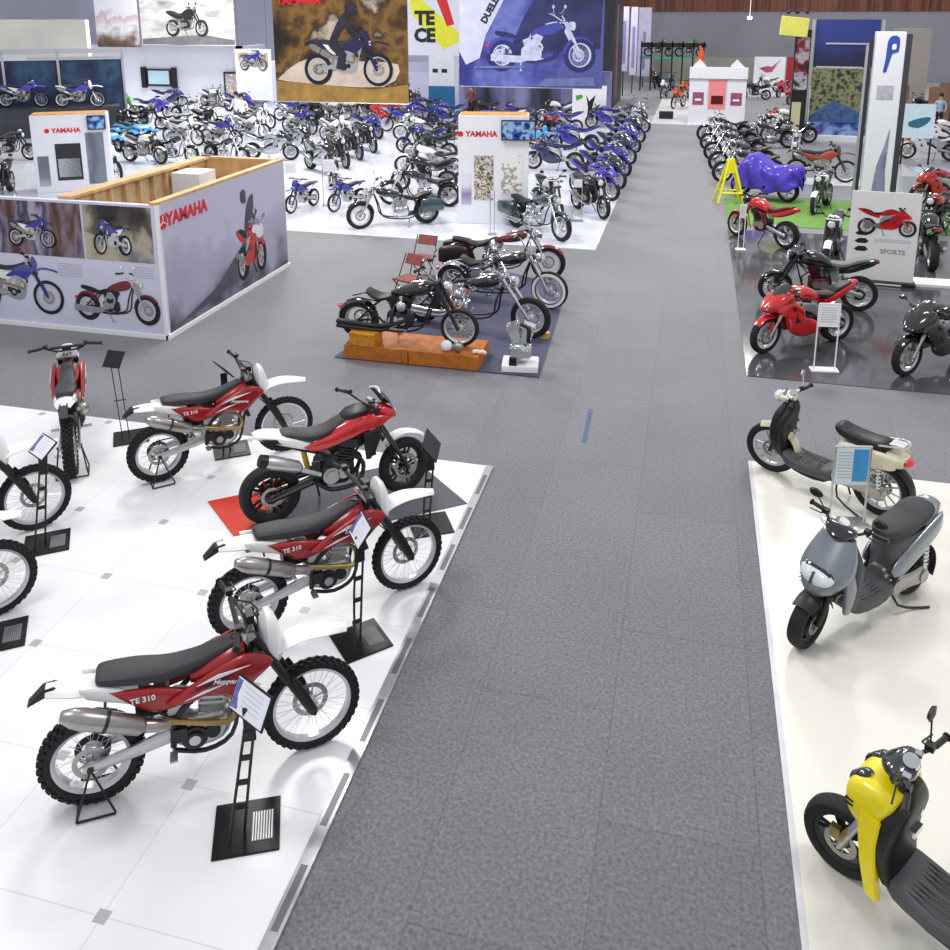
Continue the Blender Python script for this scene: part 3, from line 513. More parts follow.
# ------------------------------------------------------------ scooters
def scooter(apron, inner, side, seat, big=False, wb=1.38, st=0, sport=True, rim=None, lean=0, yellow=False):
    t = thing('scooter'); Rw = .3 if big else .245; rr = .215 if big else .165; w = .09 if big else .13; T = steer(1.12, .85, .45, st)
    wheel(t, 'rear_wheel', 0, Rw, Rw, w*1.05, rr, 'turbine' if big else 'cast', rim=rim, disc=(-1,), dr=.1)
    wheel(t, 'front_wheel', wb, Rw, Rw, w, rr, 'turbine' if big else 'cast', T=T, rim=rim, disc=(1,), dr=.1)
    m = M(); m.both(lambda sg: m.tube([(wb, sg*.085, Rw), (wb-.1, sg*.09, Rw+.25), (wb-.15, sg*.05, Rw+.36)], [.022, .026, .02], 10, 2)); m.tube([(wb-.13, 0, Rw+.3), (1.09, 0, .95)], .028, 10); m.tube([(wb, -.1, Rw), (wb, .1, Rw)], .014, 8); fk = m.xf(T).build('fork', ALU if yellow else DST, t)
    if not yellow:
        m = M(); P = [(wb+(Rw+.03)*cos(a), Rw+(Rw+.03)*sin(a), w+.05) for a in [R(d) for d in ((165, 135, 105, 75, 50) if not big else (185, 155, 125, 95, 65))]]; m.ribbon(P, .04, .007, 3); m.xf(T).build('front_fender', BLK if not big else side, t)
    else:
        m = M(); m.tube([(wb-.03, .07, Rw+.02), (wb-.02, .1, Rw+.1), (wb-.08, .08, Rw+.2)], .02, 8, 2); m.cb((wb+.03, .075, Rw+.08), (.06, .04, .08)); m.xf(T).build('brake_caliper', GOLD, fk)
    f = M(); f.both(lambda sg: f.tube([(1.12, sg*.03, .75), (1.04, sg*.1, .35), (.9, sg*.13, .22), (.55, sg*.14, .22), (.4, sg*.14, .4), (.05, sg*.13, .66)], .02, 8, 3)); f.build('frame', BLK, t)
    # power unit, belt cover, exhaust
    m = M(); m.body([(-.08, .1, Rw, .03, .07), (0, .11, Rw, .035, .09), (.2, .12, Rw+.02, .035, .075), (.4, .11, Rw+.03, .04, .09), (.5, .1, Rw+.03, .03, .06)], 14, 3, 3); m.disc(.4, .15, Rw+.03, .07, .02, 20); m.disc(0, .15, Rw, .06, .02, 18); m.body([(.2, 0, .36, .09, .08), (.35, 0, .36, .12, .12), (.5, 0, .36, .09, .08)], 12, 3, 2); m.build('engine', STL if not yellow else DST, t)
    m = M(); m.tube([(.45, -.1, .25), (.3, -.15, .22), (.2, -.16, .28)], .02, 8, 2); m.tube([(.22, -.165, .27), (.15, -.17, .3), (-.15, -.18, .4), (-.2, -.18, .415)], [.035, .055, .055, .035], 14); m.build('muffler', STL if big else BLK, t)
    m = M(); m.both(lambda sg: m.tube([(-.02, sg*.13, .3), (-.0, sg*.12, .62)], .018, 8)); 
    for k in range(6): m.tube([(-.017+.003*k, .13, .36+.04*k), (-.015+.003*k, .13, .375+.04*k)], .03, 10)
    m.build('shock_absorber', CHR, t)
    # floor and inner leg shield
    m = M(); m.body([(.42, 0, .3, .12, .05), (.5, 0, .29, .17, .06), (.75, 0, .27, .19, .05), (.98, 0, .3, .18, .06), (1.06, 0, .35, .13, .05)], 18, 5, 3)
    for k in range(4): m.both(lambda sg: m.tube([(.55, sg*(.03+.035*k), .333), (.95, sg*(.03+.035*k), .343)], .005, 4))
    m.build('floorboard', DGR, t)
    m = M(); m.body([(1.03, 0, .3, .05, .17), (1.06, 0, .4, .06, .2), (1.06, 0, .55, .06, .22), (1.04, 0, .72, .07, .21), (1.03, 0, .84, .07, .13), (1.02, 0, .92, .04, .07)], 18, 3.4, 3, 'z') if not big else m.body([(1.04, 0, .28, .04, .12), (1.08, 0, .4, .05, .17), (1.1, 0, .55, .06, .21), (1.08, 0, .72, .06, .2), (1.04, 0, .86, .06, .12), (1.03, 0, .96, .04, .06)], 18, 3.4, 3, 'z')
    ls = m.build('leg_shield', inner, t)
    m = M(); m.disc(0, 0, 0, .02, .02, 12); m.xf(Matrix.Translation((.975, -.05, .72)) @ Matrix.Rotation(pi/2, 4, 'Z')); m.box(.955, .985, -.06, .04, .6, .64); m.build('ignition_lock', CHR, ls)
    # front apron
    if big:
        m = M(); m.body([(1.1, 0, .3, .04, .1), (1.15, 0, .42, .05, .15), (1.16, 0, .6, .06, .2), (1.13, 0, .8, .06, .17), (1.08, 0, .93, .04, .08)], 18, 3, 3, 'z'); m.build('front_apron', apron, t)
    elif yellow:
        m = M(); m.body([(1.2, 0, .58, .03, .17), (1.2, 0, .66, .1, .2), (1.18, 0, .78, .14, .21), (1.15, 0, .86, .13, .19), (1.12, 0, .89, .1, .15)], 20, 5, 3, 'z'); ap = m.build('front_apron', apron, t)
        m = M(); m.both(lambda sg: m.plate([(1.08, .72), (1.2, .74), (1.2, .6), (1.17, .4), (1.12, .21), (1.04, .2), (1.08, .42), (1.09, .55)], sg*.17, sg*.225)); m.build('apron_strip', apron, ap, bev=.008)
        m = M(); m.both(lambda sg: m.body([(1.2, sg*.1, .885, .03, .02), (1.25, sg*.1, .87, .05, .03), (1.32, sg*.09, .8, .03, .03)], 10, 2, 2)); m.build('headlight', GLO, ap)
        m = M(); m.both(lambda sg: [m.cb((1.27+.0*k, sg*(.205-.0*k), .74-.03*k), (.05, .012, .01)) for k in range(2)]); m.build('apron_slots', INKB, ap)
    else:
        m = M(); m.body([(1.36, 0, .49, .03, .03), (1.32, 0, .51, .09, .09), (1.26, 0, .57, .15, .17), (1.2, 0, .68, .16, .225), (1.13, 0, .82, .12, .2), (1.08, 0, .95, .06, .15)], 18, 2.3, 3, 'z'); m.both(lambda sg: m.body([(1.14, sg*.17, .32, .03, .02), (1.16, sg*.19, .42, .05, .03), (1.16, sg*.2, .56, .07, .03), (1.15, sg*.17, .68, .06, .03)], 12, 3, 2, 'z')); ap = m.build('front_apron', apron, t)
        m = M(); m.body([(1.27, 0, .69, .16, .05), (1.33, 0, .665, .16, .055), (1.375, 0, .64, .13, .045), (1.4, 0, .62, .07, .02)], 20, 2.2, 2); m.build('headlight', LENS, ap)
        m = M(); m.body([(1.24, 0, .69, .17, .07), (1.3, 0, .675, .172, .072), (1.34, 0, .655, .15, .065)], 16, 2.2, 1); m.cb((1.385, 0, .65), (.05, .014, .1), Matrix.Rotation(-.5, 3, 'Y')); m.both(lambda sg: [m.cb((1.27, sg*(.165+.012*k), .5+.03*k), (.1, .012, .01)) for k in range(3)]); m.build('headlight_surround', GLO, ap)
    # handlebar cowl and instruments
    m = M(); m.body([(1.0, 0, .99, .05, .02), (1.04, 0, 1.0, .13, .035), (1.1, 0, 1.0, .13, .04), (1.16, 0, .98, .08, .03), (1.19, 0, .97, .03, .015)], 16, 3, 3); cw = m.xf(T).build('handlebar_cowl', GLO if not big else CREAM, t)
    if big: m = M(); m.body([(1.14, 0, .98, .05, .05), (1.2, 0, .97, .075, .07), (1.24, 0, .96, .05, .05)], 14, 2, 2); m.xf(T).build('headlight', LENS, cw)
    m = M(); m.disc(0, 0, 0, .045, .03, 16); m.xf(Matrix.Translation((1.04, 0, 1.045)) @ Matrix.Rotation(R(70), 4, 'X')); m.both(lambda sg: m.cb((1.03, sg*.1, 1.03), (.04, .04, .02)))
    m.xf(T).build('instruments', CHR if not sport or yellow else LENS, cw)
    handlebar(t, T, 1.06, .99, .66, .04, .1, bar=DST, mirrors='c' if big else True)
    # seat, under-seat body, side panels
    m = M(); m.body([(.34, 0, .36, .12, .14), (.3, 0, .5, .17, .15), (.22, 0, .62, .25, .15), (.16, 0, .7, .3, .15), (.14, 0, .73, .3, .14)], 18, 3.4, 3, 'z'); m.build('under_seat_body', inner if sport else CREAM, t)
    m = M(); m.body([(-.14, 0, .86, .08, .03), (-.08, 0, .855, .13, .045), (.04, 0, .83, .15, .05), (.14, 0, .795, .15, .05), (.3, 0, .77, .15, .055), (.45, 0, .775, .12, .05), (.52, 0, .77, .07, .025)] if not big else [(-.06, 0, .8, .08, .03), (0, 0, .81, .13, .045), (.17, 0, .8, .14, .05), (.35, 0, .81, .13, .06), (.46, 0, .84, .12, .06), (.51, 0, .85, .08, .03)], 16, 3, 3); m.build('seat', seat, t)
    for sg in (1, -1):
        m = M(); m.shell([(-.17, .84), (-.06, .8), (.12, .72), (.35, .6), (.5, .46), (.4, .38), (.2, .46), (-.02, .58), (-.18, .7)] if not big else [(-.2, .74), (-.1, .77), (.2, .76), (.42, .72), (.46, .5), (.3, .48), (.0, .58), (-.16, .62)], sg*.15, .035, 3); m.build('side_panel', side, t)
    m = M(); m.body([(-.26, 0, .86, .03, .02), (-.21, 0, .84, .1, .05), (-.1, 0, .79, .14, .06), (.05, 0, .74, .14, .06)] if not big else [(-.24, 0, .69, .06, .04), (-.19, 0, .69, .13, .07), (-.05, 0, .7, .15, .08)], 14, 3, 2); tl = m.build('tail_fairing', side, t)
    m = M(); m.body([(-.3, 0, .83 if not big else .69, .03, .02), (-.26, 0, .83 if not big else .69, .08, .04), (-.2, 0, .82 if not big else .69, .1, .05)], 12, 3, 2); m.build('tail_light', TAIL, tl)
    m = M(); P = [((Rw+.05)*cos(a), Rw+(Rw+.05)*sin(a), w+.06) for a in [R(d) for d in (205, 180, 150, 120, 90)]]; m.ribbon(P, .02, .007, 3); m.build('rear_mudguard', BLK, t)
    if big:
        m = M(); m.tube([(.05, .12, .82), (-.12, .12, .86), (-.22, .08, .86), (-.22, -.08, .86), (-.12, -.12, .86), (.05, -.12, .82)], .01, 8, 2); m.box(-.2, -.06, -.08, .08, .855, .865); m.build('luggage_rack', ALU, t)
    m = M(); m.tube([(.42, .1, .24), (.38, .16, .1), (.18, .2, .02), (.05, .26, .015)], .011, 8, 2); m.tube([(.42, -.1, .24), (.36, -.14, .02)], .011, 8, 2); m.build('centre_stand', DST, t)
    return t
def quad_bike(col):
    t = thing('quad_bike')
    for x in (0, 1.2):
        for sg in (1, -1):
            for o in [wheel(t, 'wheel', x, .26, .26, .2, .13, 'cast', knob=18, disc=())]: o.location = (0, sg*.42, 0)
    m = M(); m.both(lambda sg: m.ribbon([(-.35, .5, .3), (-.15, .64, .34), (.15, .64, .34), (.35, .5, .26)], .06, .01, 3)); 
    b = M(); b.body([(-.3, 0, .7, .3, .03), (.1, 0, .7, .3, .05), (.4, 0, .6, .15, .08), (.8, 0, .68, .16, .1), (1.1, 0, .72, .35, .06), (1.45, 0, .66, .3, .05), (1.52, 0, .6, .1, .04)], 16, 3, 3); b.build('bodywork', col, t)
    for sg in (1, -1):
        for x in (0, 1.2): q = M(); q.ribbon([(x-.34, .5, .3), (x-.15, .62, .3), (x+.15, .62, .3), (x+.34, .5, .26)], .04, .01, 3); q.xf(Matrix.Translation((0, sg*.42, 0))).build('fender', col, t)
    m = M(); m.body([(-.2, 0, .77, .1, .03), (.0, 0, .78, .14, .05), (.35, 0, .75, .12, .05), (.5, 0, .74, .07, .03)], 14, 3, 2); m.build('seat', BLK, t)
    e = M(); e.body([(.3, 0, .4, .12, .12), (.6, 0, .4, .16, .16), (.9, 0, .42, .12, .12)], 12, 4, 2); e.both(lambda sg: e.tube([(1.2, sg*.4, .26), (.9, sg*.12, .32)], .02, 6)); e.tube([(0, -.4, .26), (0, .4, .26)], .03, 8); e.build('engine', DST, t)
    handlebar(t, None, .95, .92, .72, .05, .08); return t

# ------------------------------------------------------------ printed motorcycles on posters: real outline, ink-thin
def printed(bike, name, parent, x, z, s, face=-1, tilt=0, y=-.004, persp=0):
    mm = M(); mats = []; idx = []
    def walk(o):
        for c in o.children:
            walk(c)
            if c.type == 'MESH':
                k = c.data.materials[0]
                if k not in mats: mats.append(k)
                i = mats.index(k); b = len(mm.v); mm.v += [tuple(v.co) for v in c.data.vertices]
                for p in c.data.polygons: mm.f.append([q+b for q in p.vertices]); idx.append(i)
    walk(bike)
    rt = Matrix.Translation((x, y, z)) @ Matrix.Rotation(tilt, 4, 'Y') @ Matrix.Diagonal((s, .008, s, 1)) @ Matrix.Rotation(persp, 4, 'Z') @ Matrix.Rotation(0 if face > 0 else pi, 4, 'Z') @ Matrix.Translation((-.7, 0, 0))
    mm.xf(rt); me = bpy.data.meshes.new(name); me.from_pydata(mm.v, [], mm.f)
    for k in mats: me.materials.append(k)
    for p, i in zip(me.polygons, idx): p.material_index = i
    o = bpy.data.objects.new(name, me); C.objects.link(o); o.parent = parent; return o
def delete_tree(o):
    for c in list(o.children): delete_tree(c)
    bpy.data.objects.remove(o)

# ------------------------------------------------------------ people (small, in the distance)
def person(x, y, deg, label, top, legs, hair, z=0, sit=False, arms=.25):
    t = thing('person', label, 'person', (x, y, z), deg)
    hipz = .93; V = []; E = []; r = []
    def a(p, rad, par=None):
        V.append(p); r.append(rad)
        if par is not None: E.append((par, len(V)-1))
        return len(V)-1
    pel = a((0, 0, hipz), .13); w_ = a((0, 0, 1.1), .12, pel); ch = a((0, 0, 1.3), .15, w_); nk = a((.0, 0, 1.46), .06, ch); hd = a((.02, 0, 1.58), .09, nk); hd2 = a((.02, 0, 1.68), .085, hd)
    for sg in (1, -1):
        hp = a((0, sg*.09, .86), .1, pel)
        if sit: kn = a((.42, sg*.11, .86), .07, hp); an = a((.45, sg*.11, .5), .05, kn); a((.6, sg*.11, .46), .04, an)
        else: kn = a((.03, sg*.1, .48), .065, hp); an = a((0, sg*.11, .08), .045, kn); a((.15, sg*.12, .035), .035, an)
        sh = a((0, sg*.18, 1.4), .06, ch); el = a((.03, sg*(.2+arms*.2), 1.14), .045, sh); wr = a((.2, sg*(.2+arms*.1), 1.0), .032, el); a((.28, sg*(.19+arms*.1), .97), .03, wr)
    me = bpy.data.meshes.new('body'); me.from_pydata(V, E, []); o = bpy.data.objects.new('body', me); C.objects.link(o)
    sk = o.modifiers.new('s', 'SKIN'); o.modifiers.new('d', 'SUBSURF').levels = 1
    for i, sv in enumerate(me.skin_vertices[0].data): sv.radius = (r[i], r[i]*.85); sv.use_root = (i == 0)
    bpy.context.view_layer.update()
    m2 = bpy.data.meshes.new_from_object(o.evaluated_get(bpy.context.evaluated_depsgraph_get())); bpy.data.objects.remove(o)
    for k in (SKIN, top, legs): m2.materials.append(k)
    for p in m2.polygons:
        c = p.center; p.use_smooth = True
        p.material_index = 0 if c.z > 1.47 or (c.x > .2 and .9 < c.z < 1.1 and not sit) else (2 if c.z < .98 else 1)
    b = bpy.data.objects.new('body', m2); C.objects.link(b); b.parent = t
    m = M(); m.body([(.0, 0, 1.6, .085, .09), (-.01, 0, 1.68, .1, .1), (-.01, 0, 1.76, .08, .085), (-.01, 0, 1.79, .03, .03)], 12, 2, 2, 'z'); m.build('hair', hair, t)
    m = M(); m.body([(.09, 0, 1.6, .02, .02), (.115, 0, 1.61, .015, .03)], 8, 2, 1); m.both(lambda sg: m.disc(.1, sg*.035, 1.645, .012, .01, 8)); m.build('face_features', SKIN, t)
    return t
# ------------------------------------------------------------ floors, walls
def floor_mat(name, base, kind):
    m = bpy.data.materials.new(name); m.use_nodes = True; nt = m.node_tree; b = nt.nodes['Principled BSDF']; L = nt.links.new; N = nt.nodes.new
    tc = N('ShaderNodeTexCoord')
    def mth(op, a, c=None, d=None):
        n = N('ShaderNodeMath'); n.operation = op
        for i, v in enumerate((a, c, d)):
            if v is None: continue
            if isinstance(v, (int, float)): n.inputs[i].default_value = v
            else: L(v, n.inputs[i])
        return n.outputs[0]
    def mix(f, a, c):
        n = N('ShaderNodeMix'); n.data_type = 'RGBA'
        L(f, n.inputs[0])
        for i, v in ((6, a), (7, c)):
            if isinstance(v, (list, tuple)): n.inputs[i].default_value = list(v)+[1]*(4-len(v))
            else: L(v, n.inputs[i])
        return n.outputs[2]
    if kind == 'carpet':
        b.inputs['Roughness'].default_value = .7; b.inputs['Sheen Weight'].default_value = .5; b.inputs['Specular IOR Level'].default_value = .8
        n1 = N('ShaderNodeTexNoise'); n1.inputs['Scale'].default_value = 38; n1.inputs['Detail'].default_value = 4; L(tc.outputs['Object'], n1.inputs[0])
        n2 = N('ShaderNodeTexNoise'); n2.inputs['Scale'].default_value = .8; n2.inputs['Detail'].default_value = 4; L(tc.outputs['Object'], n2.inputs[0])
        mp = N('ShaderNodeMapping'); mp.inputs['Location'].default_value = (.05, .35, 0); mp.inputs['Rotation'].default_value = (0, 0, pi/2); L(tc.outputs['Object'], mp.inputs[0])
        br = N('ShaderNodeTexBrick'); br.inputs['Scale'].default_value = 1; br.inputs['Brick Width'].default_value = 1.9; br.inputs['Row Height'].default_value = 1.02; br.inputs['Mortar Size'].default_value = .006; br.inputs['Mortar Smooth'].default_value = .3
        c = lin(base); br.inputs['Color1'].default_value = [v*.93 for v in c]+[1]; br.inputs['Color2'].default_value = [v*1.06 for v in c]+[1]; br.inputs['Mortar'].default_value = [v*.68 for v in c]+[1]; L(mp.outputs[0], br.inputs[0])
        f = mth('MULTIPLY_ADD', n1.outputs[0], 2.4, -.2); g = mth('MULTIPLY_ADD', n2.outputs[0], .5, .75); h = mth('MULTIPLY', f, g)
        vm = N('ShaderNodeVectorMath'); vm.operation = 'SCALE'; L(br.outputs[0], vm.inputs[0]); L(h, vm.inputs['Scale']); L(vm.outputs[0], b.inputs['Base Color'])
        bp = N('ShaderNodeBump'); bp.inputs['Strength'].default_value = .5; bp.inputs['Distance'].default_value = .01; L(n1.outputs[0], bp.inputs['Height']); L(bp.outputs[0], b.inputs['Normal'])
    if kind == 'tile':
        b.inputs['Roughness'].default_value = .28
        sp = N('ShaderNodeSeparateXYZ'); L(tc.outputs['Object'], sp.inputs[0])
        def cell(o, off, s):   # distance from nearest grid line, metres
            u = mth('DIVIDE', mth('ADD', o, off), s); fr = mth('FRACT', mth('ADD', u, .5)); return mth('MULTIPLY', mth('ABSOLUTE', mth('SUBTRACT', fr, .5)), s)
        dx = cell(sp.outputs[0], 3.12, 1.015); dy = cell(sp.outputs[1], -3.44, .937)
        line = mth('MAXIMUM', mth('LESS_THAN', dx, .004), mth('LESS_THAN', dy, .004))
        dot = mth('MULTIPLY', mth('LESS_THAN', dx, .042), mth('LESS_THAN', dy, .042))
        n2 = N('ShaderNodeTexNoise'); n2.inputs['Scale'].default_value = .7; n2.inputs['Detail'].default_value = 5; L(tc.outputs['Object'], n2.inputs[0])
        c = lin(base); r = N('ShaderNodeValToRGB'); r.color_ramp.elements[0].color = [v*.9 for v in c]+[1]; r.color_ramp.elements[1].color = c+[1]; r.color_ramp.elements[0].position = .3; r.color_ramp.elements[1].position = .6; L(n2.outputs[0], r.inputs[0])
        o1 = mix(line, r.outputs[0], lin('dadbdf')); o2 = mix(dot, o1, lin('b2b3b6')); L(o2, b.inputs['Base Color'])
    return m
def slab(name, x0, x1, y0, y1, z, m, label=None, cat=None):
    b = M(); b.box(x0, x1, y0, y1, .0005, z); o = b.build(name, m)
    if label: tag(o, label, cat)
    else: o['kind'] = 'structure'
    return o
f = M(); f.add([(-90, -4, 0), (40, -4, 0), (40, 80, 0), (-90, 80, 0)], [(0, 1, 2, 3)]); struct('floor', f, floor_mat('grey_carpet', '616169', 'carpet'), flat=True)
TILE = floor_mat('white_tiles', 'f4f5f8', 'tile')
slab('display_floor', -16, -2.14, -1, 9.15, .012, TILE, 'white tiled display floor with small grey corner inserts under the red and white dirt bikes', 'floor')
slab('display_floor', -45, -1.98, 19.22, 47.3, .012, mat('gloss_white_floor', 'e9ecf7', .12, var=.05, scale=.6), 'glossy white display floor at the far left under the crowd of bikes', 'floor')
slab('display_floor', .9, 9, -1, 10.02, .012, mat('cream_floor', 'efede2', .3, var=.05, scale=.5), 'plain cream white display floor on the right under the scooters', 'floor')
gm = mat('dark_gloss_floor', '55565a', .1, var=.25, scale=1.2)
slab('display_floor', .98, 9, 12.65, 22.0, .01, gm, 'dark glossy display floor on the right under the red sport bikes', 'floor')
slab('display_floor', .95, 12, 26.4, 39, .01, mat('grey_floor_mat', '8d9096', .35, var=.1, scale=1), 'grey display floor behind the green strip on the right', 'floor')
gr = mat('green_turf', '6f9a48', .9, var=.3, scale=30, bump=.5)
slab('turf_strip', 1.0, 9, 22.6, 26.2, .016, gr, 'bright green artificial turf strip crossing the right-hand display', 'turf')
slab('display_floor', -1.98, 2.42, 43.6, 57, .012, mat('white_plinth', 'f0f0f2', .3, var=.03), 'white floor slab under the far white booth at the end of the aisle', 'floor')
slab('display_floor', 3.2, 14, 60, 70, .012, mat('pale_floor', 'cfd2d8', .3, var=.05), 'pale floor below the winged logo board far behind', 'floor')
# metal edge strip with slots
b = M(); b.box(-2.14, -2.05, -1, 9.15, .001, .02); e = b.build('edge_strip', ALU); tag(e, 'long slotted aluminium strip edging the white tiled floor beside the aisle', 'edge strip')
b = M()
for k in range(14): b = M(); b.box(-2.118, -2.072, -.6+.7*k, -.6+.7*k+.42, .02, .0212); b.build('slot_inlay', mat('strip_inlay', '77787d', .4, .6), e)
b = M(); b.box(.86, .9, -1, 10.02, .0005, .014); tag(b.build('edge_strip', mat('pale_edge', 'd5d7dc', .4)), 'thin pale edging along the cream floor on the right of the aisle', 'edge strip')
# walls
w1 = M(); w1.box(-90, 40, 76, 76.4, 0, 5.45); struct('wall_back', w1, mat('grey_back_wall', '9fa0aa', .6, var=.08, scale=.25))
w1 = M()
w1.box(-90, 40, 75.9, 76.4, 5.45, 9); struct('trim_1', w1, picture('brown_ribbed_band', ['4a2c22', '7a3a26', '8f5a3c', '3c2722'], 1.2, stretch=(3, .1, .1), seed=2))
w1 = M(); w1.box(-90, -6.5, 62, 62.3, 0, 9); struct('wall_left', w1, mat('lavender_partition', 'b9bbd0', .6, var=.12, scale=.15))
# carpet details
b = M(); b.cb((-1.11, 10.5, .003), (.05, .95, .004), Matrix.Rotation(.03, 3, 'Z')); tag(b.build('tape', mat('blue_tape', '4a5f86', .5, var=.3, scale=25)), 'short worn blue tape strip stuck on the grey aisle carpet', 'tape')

# ------------------------------------------------------------ floor mats and stands, foreground
def quadm(name, pts, z, m, label, cat):
    b = M(); n = len(pts); b.loft([[(p[0], p[1], .0125) for p in pts], [(p[0], p[1], z) for p in pts]]); return tag(b.build(name, m, flat=True), label, cat)
mt_ = quadm('floor_mat', [(-4.9, 7.64), (-4.04, 6.9), (-2.15, 8.29), (-2.98, 9.05)], .022, mat('slate_mat', '57565f', .7, var=.1, scale=40), 'slate and red display mat under the red roadster', 'mat')
b = M(); b.loft([[(p[0], p[1], .0225) for p in q] for q in ([(-4.9, 7.64), (-4.3, 7.12), (-3.86, 7.43), (-4.52, 7.93)],)] + [[(p[0], p[1], .025) for p in [(-4.9, 7.64), (-4.3, 7.12), (-3.86, 7.43), (-4.52, 7.93)]]]); r_ = b.build('red_panel', mat('red_mat', 'd8341e', .6, var=.08, scale=40), mt_, flat=True); r_['label'] = 'bright red end of the mat'
def display_stand(x, y, deg, sx, sy, sh, label, lean=.1, facing=0, grille=True, sw=.3, white=True, post='ladder', tilt=40):
    """black steel sign stand: square base, ladder post, tilted sign"""
    t = thing('display_stand', label, 'sign stand', (x, y, .012), deg, None)
    b = M(); b.box(-.21, .21, -.2, .2, .0, .015); bs = b.build('base_plate', mat('black_steel', '17171a', .35, .2), t, bev=.003)
    if grille:
        b = M(); b.box(.03, .17, -.12, .1, .015, .017); b.build('brochure_tray', mat('tray_dark', '5a5a60', .5), bs)
        b = M()
        for k in range(8): b.box(.036+.017*k, .044+.017*k, -.115, .095, .017, .02)
        b.build('tray_bars', WHT if grille == 2 else mat('tray_bars_grey', '7c7d82', .5), bs)
    p = M(); A = Vector((-.06, -.02, .015)); B = Vector((sx, sy, sh))
    if post == 'ladder':
        for o in (-.035, .035): p.tube([(A.x+o*1.3, A.y-.1*(o < 0), A.z), (A.x*.5+B.x*.5+o, A.y*.5+B.y*.5, sh*.5), (B.x+o*.8, B.y, B.z-.03)], .01, 6, 3)
        for k in range(1, 5): c = A.lerp(B, k/5); p.cb(c, (.07, .014, .035))
        c = A.lerp(B, .87); p.cb(c, (.075, .02, .24))
    else:
        for o in (-.04, .04): p.tube([(A.x+o, A.y, A.z), (B.x+o, B.y, B.z)], .006, 6)
        p.cb((A+B)/2, (.14, .01, .01))
    p.build('post', BLK, t)
    T = Matrix.Translation(B+Vector((0, 0, .04))) @ Matrix.Rotation(R(facing), 4, 'Z') @ Matrix.Rotation(-R(tilt), 4, 'X')
    s = M(); s.box(-sw/2, sw/2, -.007, .007, -.11, .11); s.xf(T); s.build('sign_frame', BLK, t, bev=.002)
    if white:
        s = M(); s.box(-sw/2+.012, sw/2-.012, -.0095, -.006, -.098, .098); s.xf(T); q = s.build('sign_sheet', mat('white_sheet', 'eef0fa', .35, var=.02), t)
        s = M(); s.plate([(-sw/2+.015, .09), (-sw/2+.06, .09), (-sw/2+.05, 0), (-sw/2+.08, -.08), (-sw/2+.015, -.09)], -.0115, -.009); s.xf(T); s.build('printed_band', mat('violet_print', '6c6bb0', .4, var=.5, scale=60), q)
        s = M(); [s.box(-sw/2+.1, sw/2-.06, -.0112, -.0092, .07-.03*k, .0715-.03*k) for k in range(5)]; s.xf(T); s.build('printed_lines', INKG, q)
    return t
display_stand(-2.57, 4.17, 25, .07, .06, .86, 'black sign stand with tilted white sheet in front of the nearest red dirt bike', facing=-50, grille=2, tilt=28, sw=.34)
display_stand(-2.49, 6.0, 45, .08, .12, .92, 'black ladder-post sign stand on a turned square base in front of the second dirt bike', facing=-98, tilt=35)
display_stand(-6.06, 6.56, 36, .06, .06, .98, 'black sign stand before the front wheel of the upper left dirt bike', facing=-62, tilt=50)
display_stand(-5.5, 5.3, 36, -.02, .1, .98, 'black sign stand by the lower dirt bike cut off at the left picture edge', facing=-62, tilt=50)
display_stand(-5.24, 8.76, 35, -.02, .1, .98, 'black sign stand seen from behind beside the seat of the rear red dirt bike', facing=110, grille=True, sw=.26, white=False)
display_stand(-6.63, 8.76, 35, -.12, .12, .98, 'thin two-rod sign stand with black sign behind the rear dirt bike wheel', facing=-35, grille=False, white=False, post='rods', sw=.24)
display_stand(-2.42, 7.8, 30, .0, -.1, .92, 'black sign stand seen edge-on at the front wheel of the red roadster', facing=70, sw=.4, white=False, grille=False)

# ------------------------------------------------------------ the red and white dirt bikes
def DB(x, y, deg, label, st=0, **k): return place(dirt_bike(st, **k), label, x, y, deg, 'red and white dirt bikes on the tiled floor', cat='dirt bike')
DB(-3.665, 4.126, 32.2, 'red and white dirt bike nearest the camera with silver muffler and long white front fender', 6)
DB(-3.425, 5.829, 41.4, 'red and white dirt bike second from the camera overlapping the red roadster', 4)
DB(-5.667, 7.924, 43.2, 'red and white dirt bike at the back of the tiled floor by the carpet', -4)
DB(-6.73, 7.8, 126, 'dirt bike seen straight from behind with its tyre in a wire stand', 0)
DB(-7.36, 5.73, 46, 'dirt bike at the left picture edge behind a sign stand with only its front visible', 4)
DB(-6.75, 4.5, 46, 'dirt bike at the left picture edge lower down with only its front wheel showing', 4)
bike_stand(-3.665, 4.126, 32.2, 'wire stand under the nearest dirt bike'); bike_stand(-3.425, 5.829, 41.4, 'wire stand under the second dirt bike, mostly hidden')
bike_stand(-5.667, 7.924, 43.2, 'wire stand under the dirt bike by the carpet'); bike_stand(-6.73, 7.8, 126, 'tall wire stand around the tyre of the bike seen from behind')
place(supermoto_roadster(), 'red roadster with white tail and small flyscreen on the slate mat', -4.05, 7.46, 38.5, z=.024, cat='motorcycle')

# ------------------------------------------------------------ scooters
place(scooter(BLK, BLK, CREAM, BLK, big=True, sport=False, wb=1.24, st=8, rim=ALU), 'tall-wheeled cream and black scooter with luggage rack at the corner of the cream floor', 2.14, 9.16, 147.6, cat='scooter')
place(scooter(GRY, DGR, GRY, SEAT, wb=1.38, st=10, rim=BLK), 'silver grey sport scooter facing the aisle on the cream floor', 2.14, 7.84, -134.7, cat='scooter')
place(scooter(YEL, BLK, YEL, BLK, wb=1.36, st=6, rim=DST, yellow=True), 'yellow and black scooter cut off by the lower right corner', 2.24, 4.0, 143.5, cat='scooter')

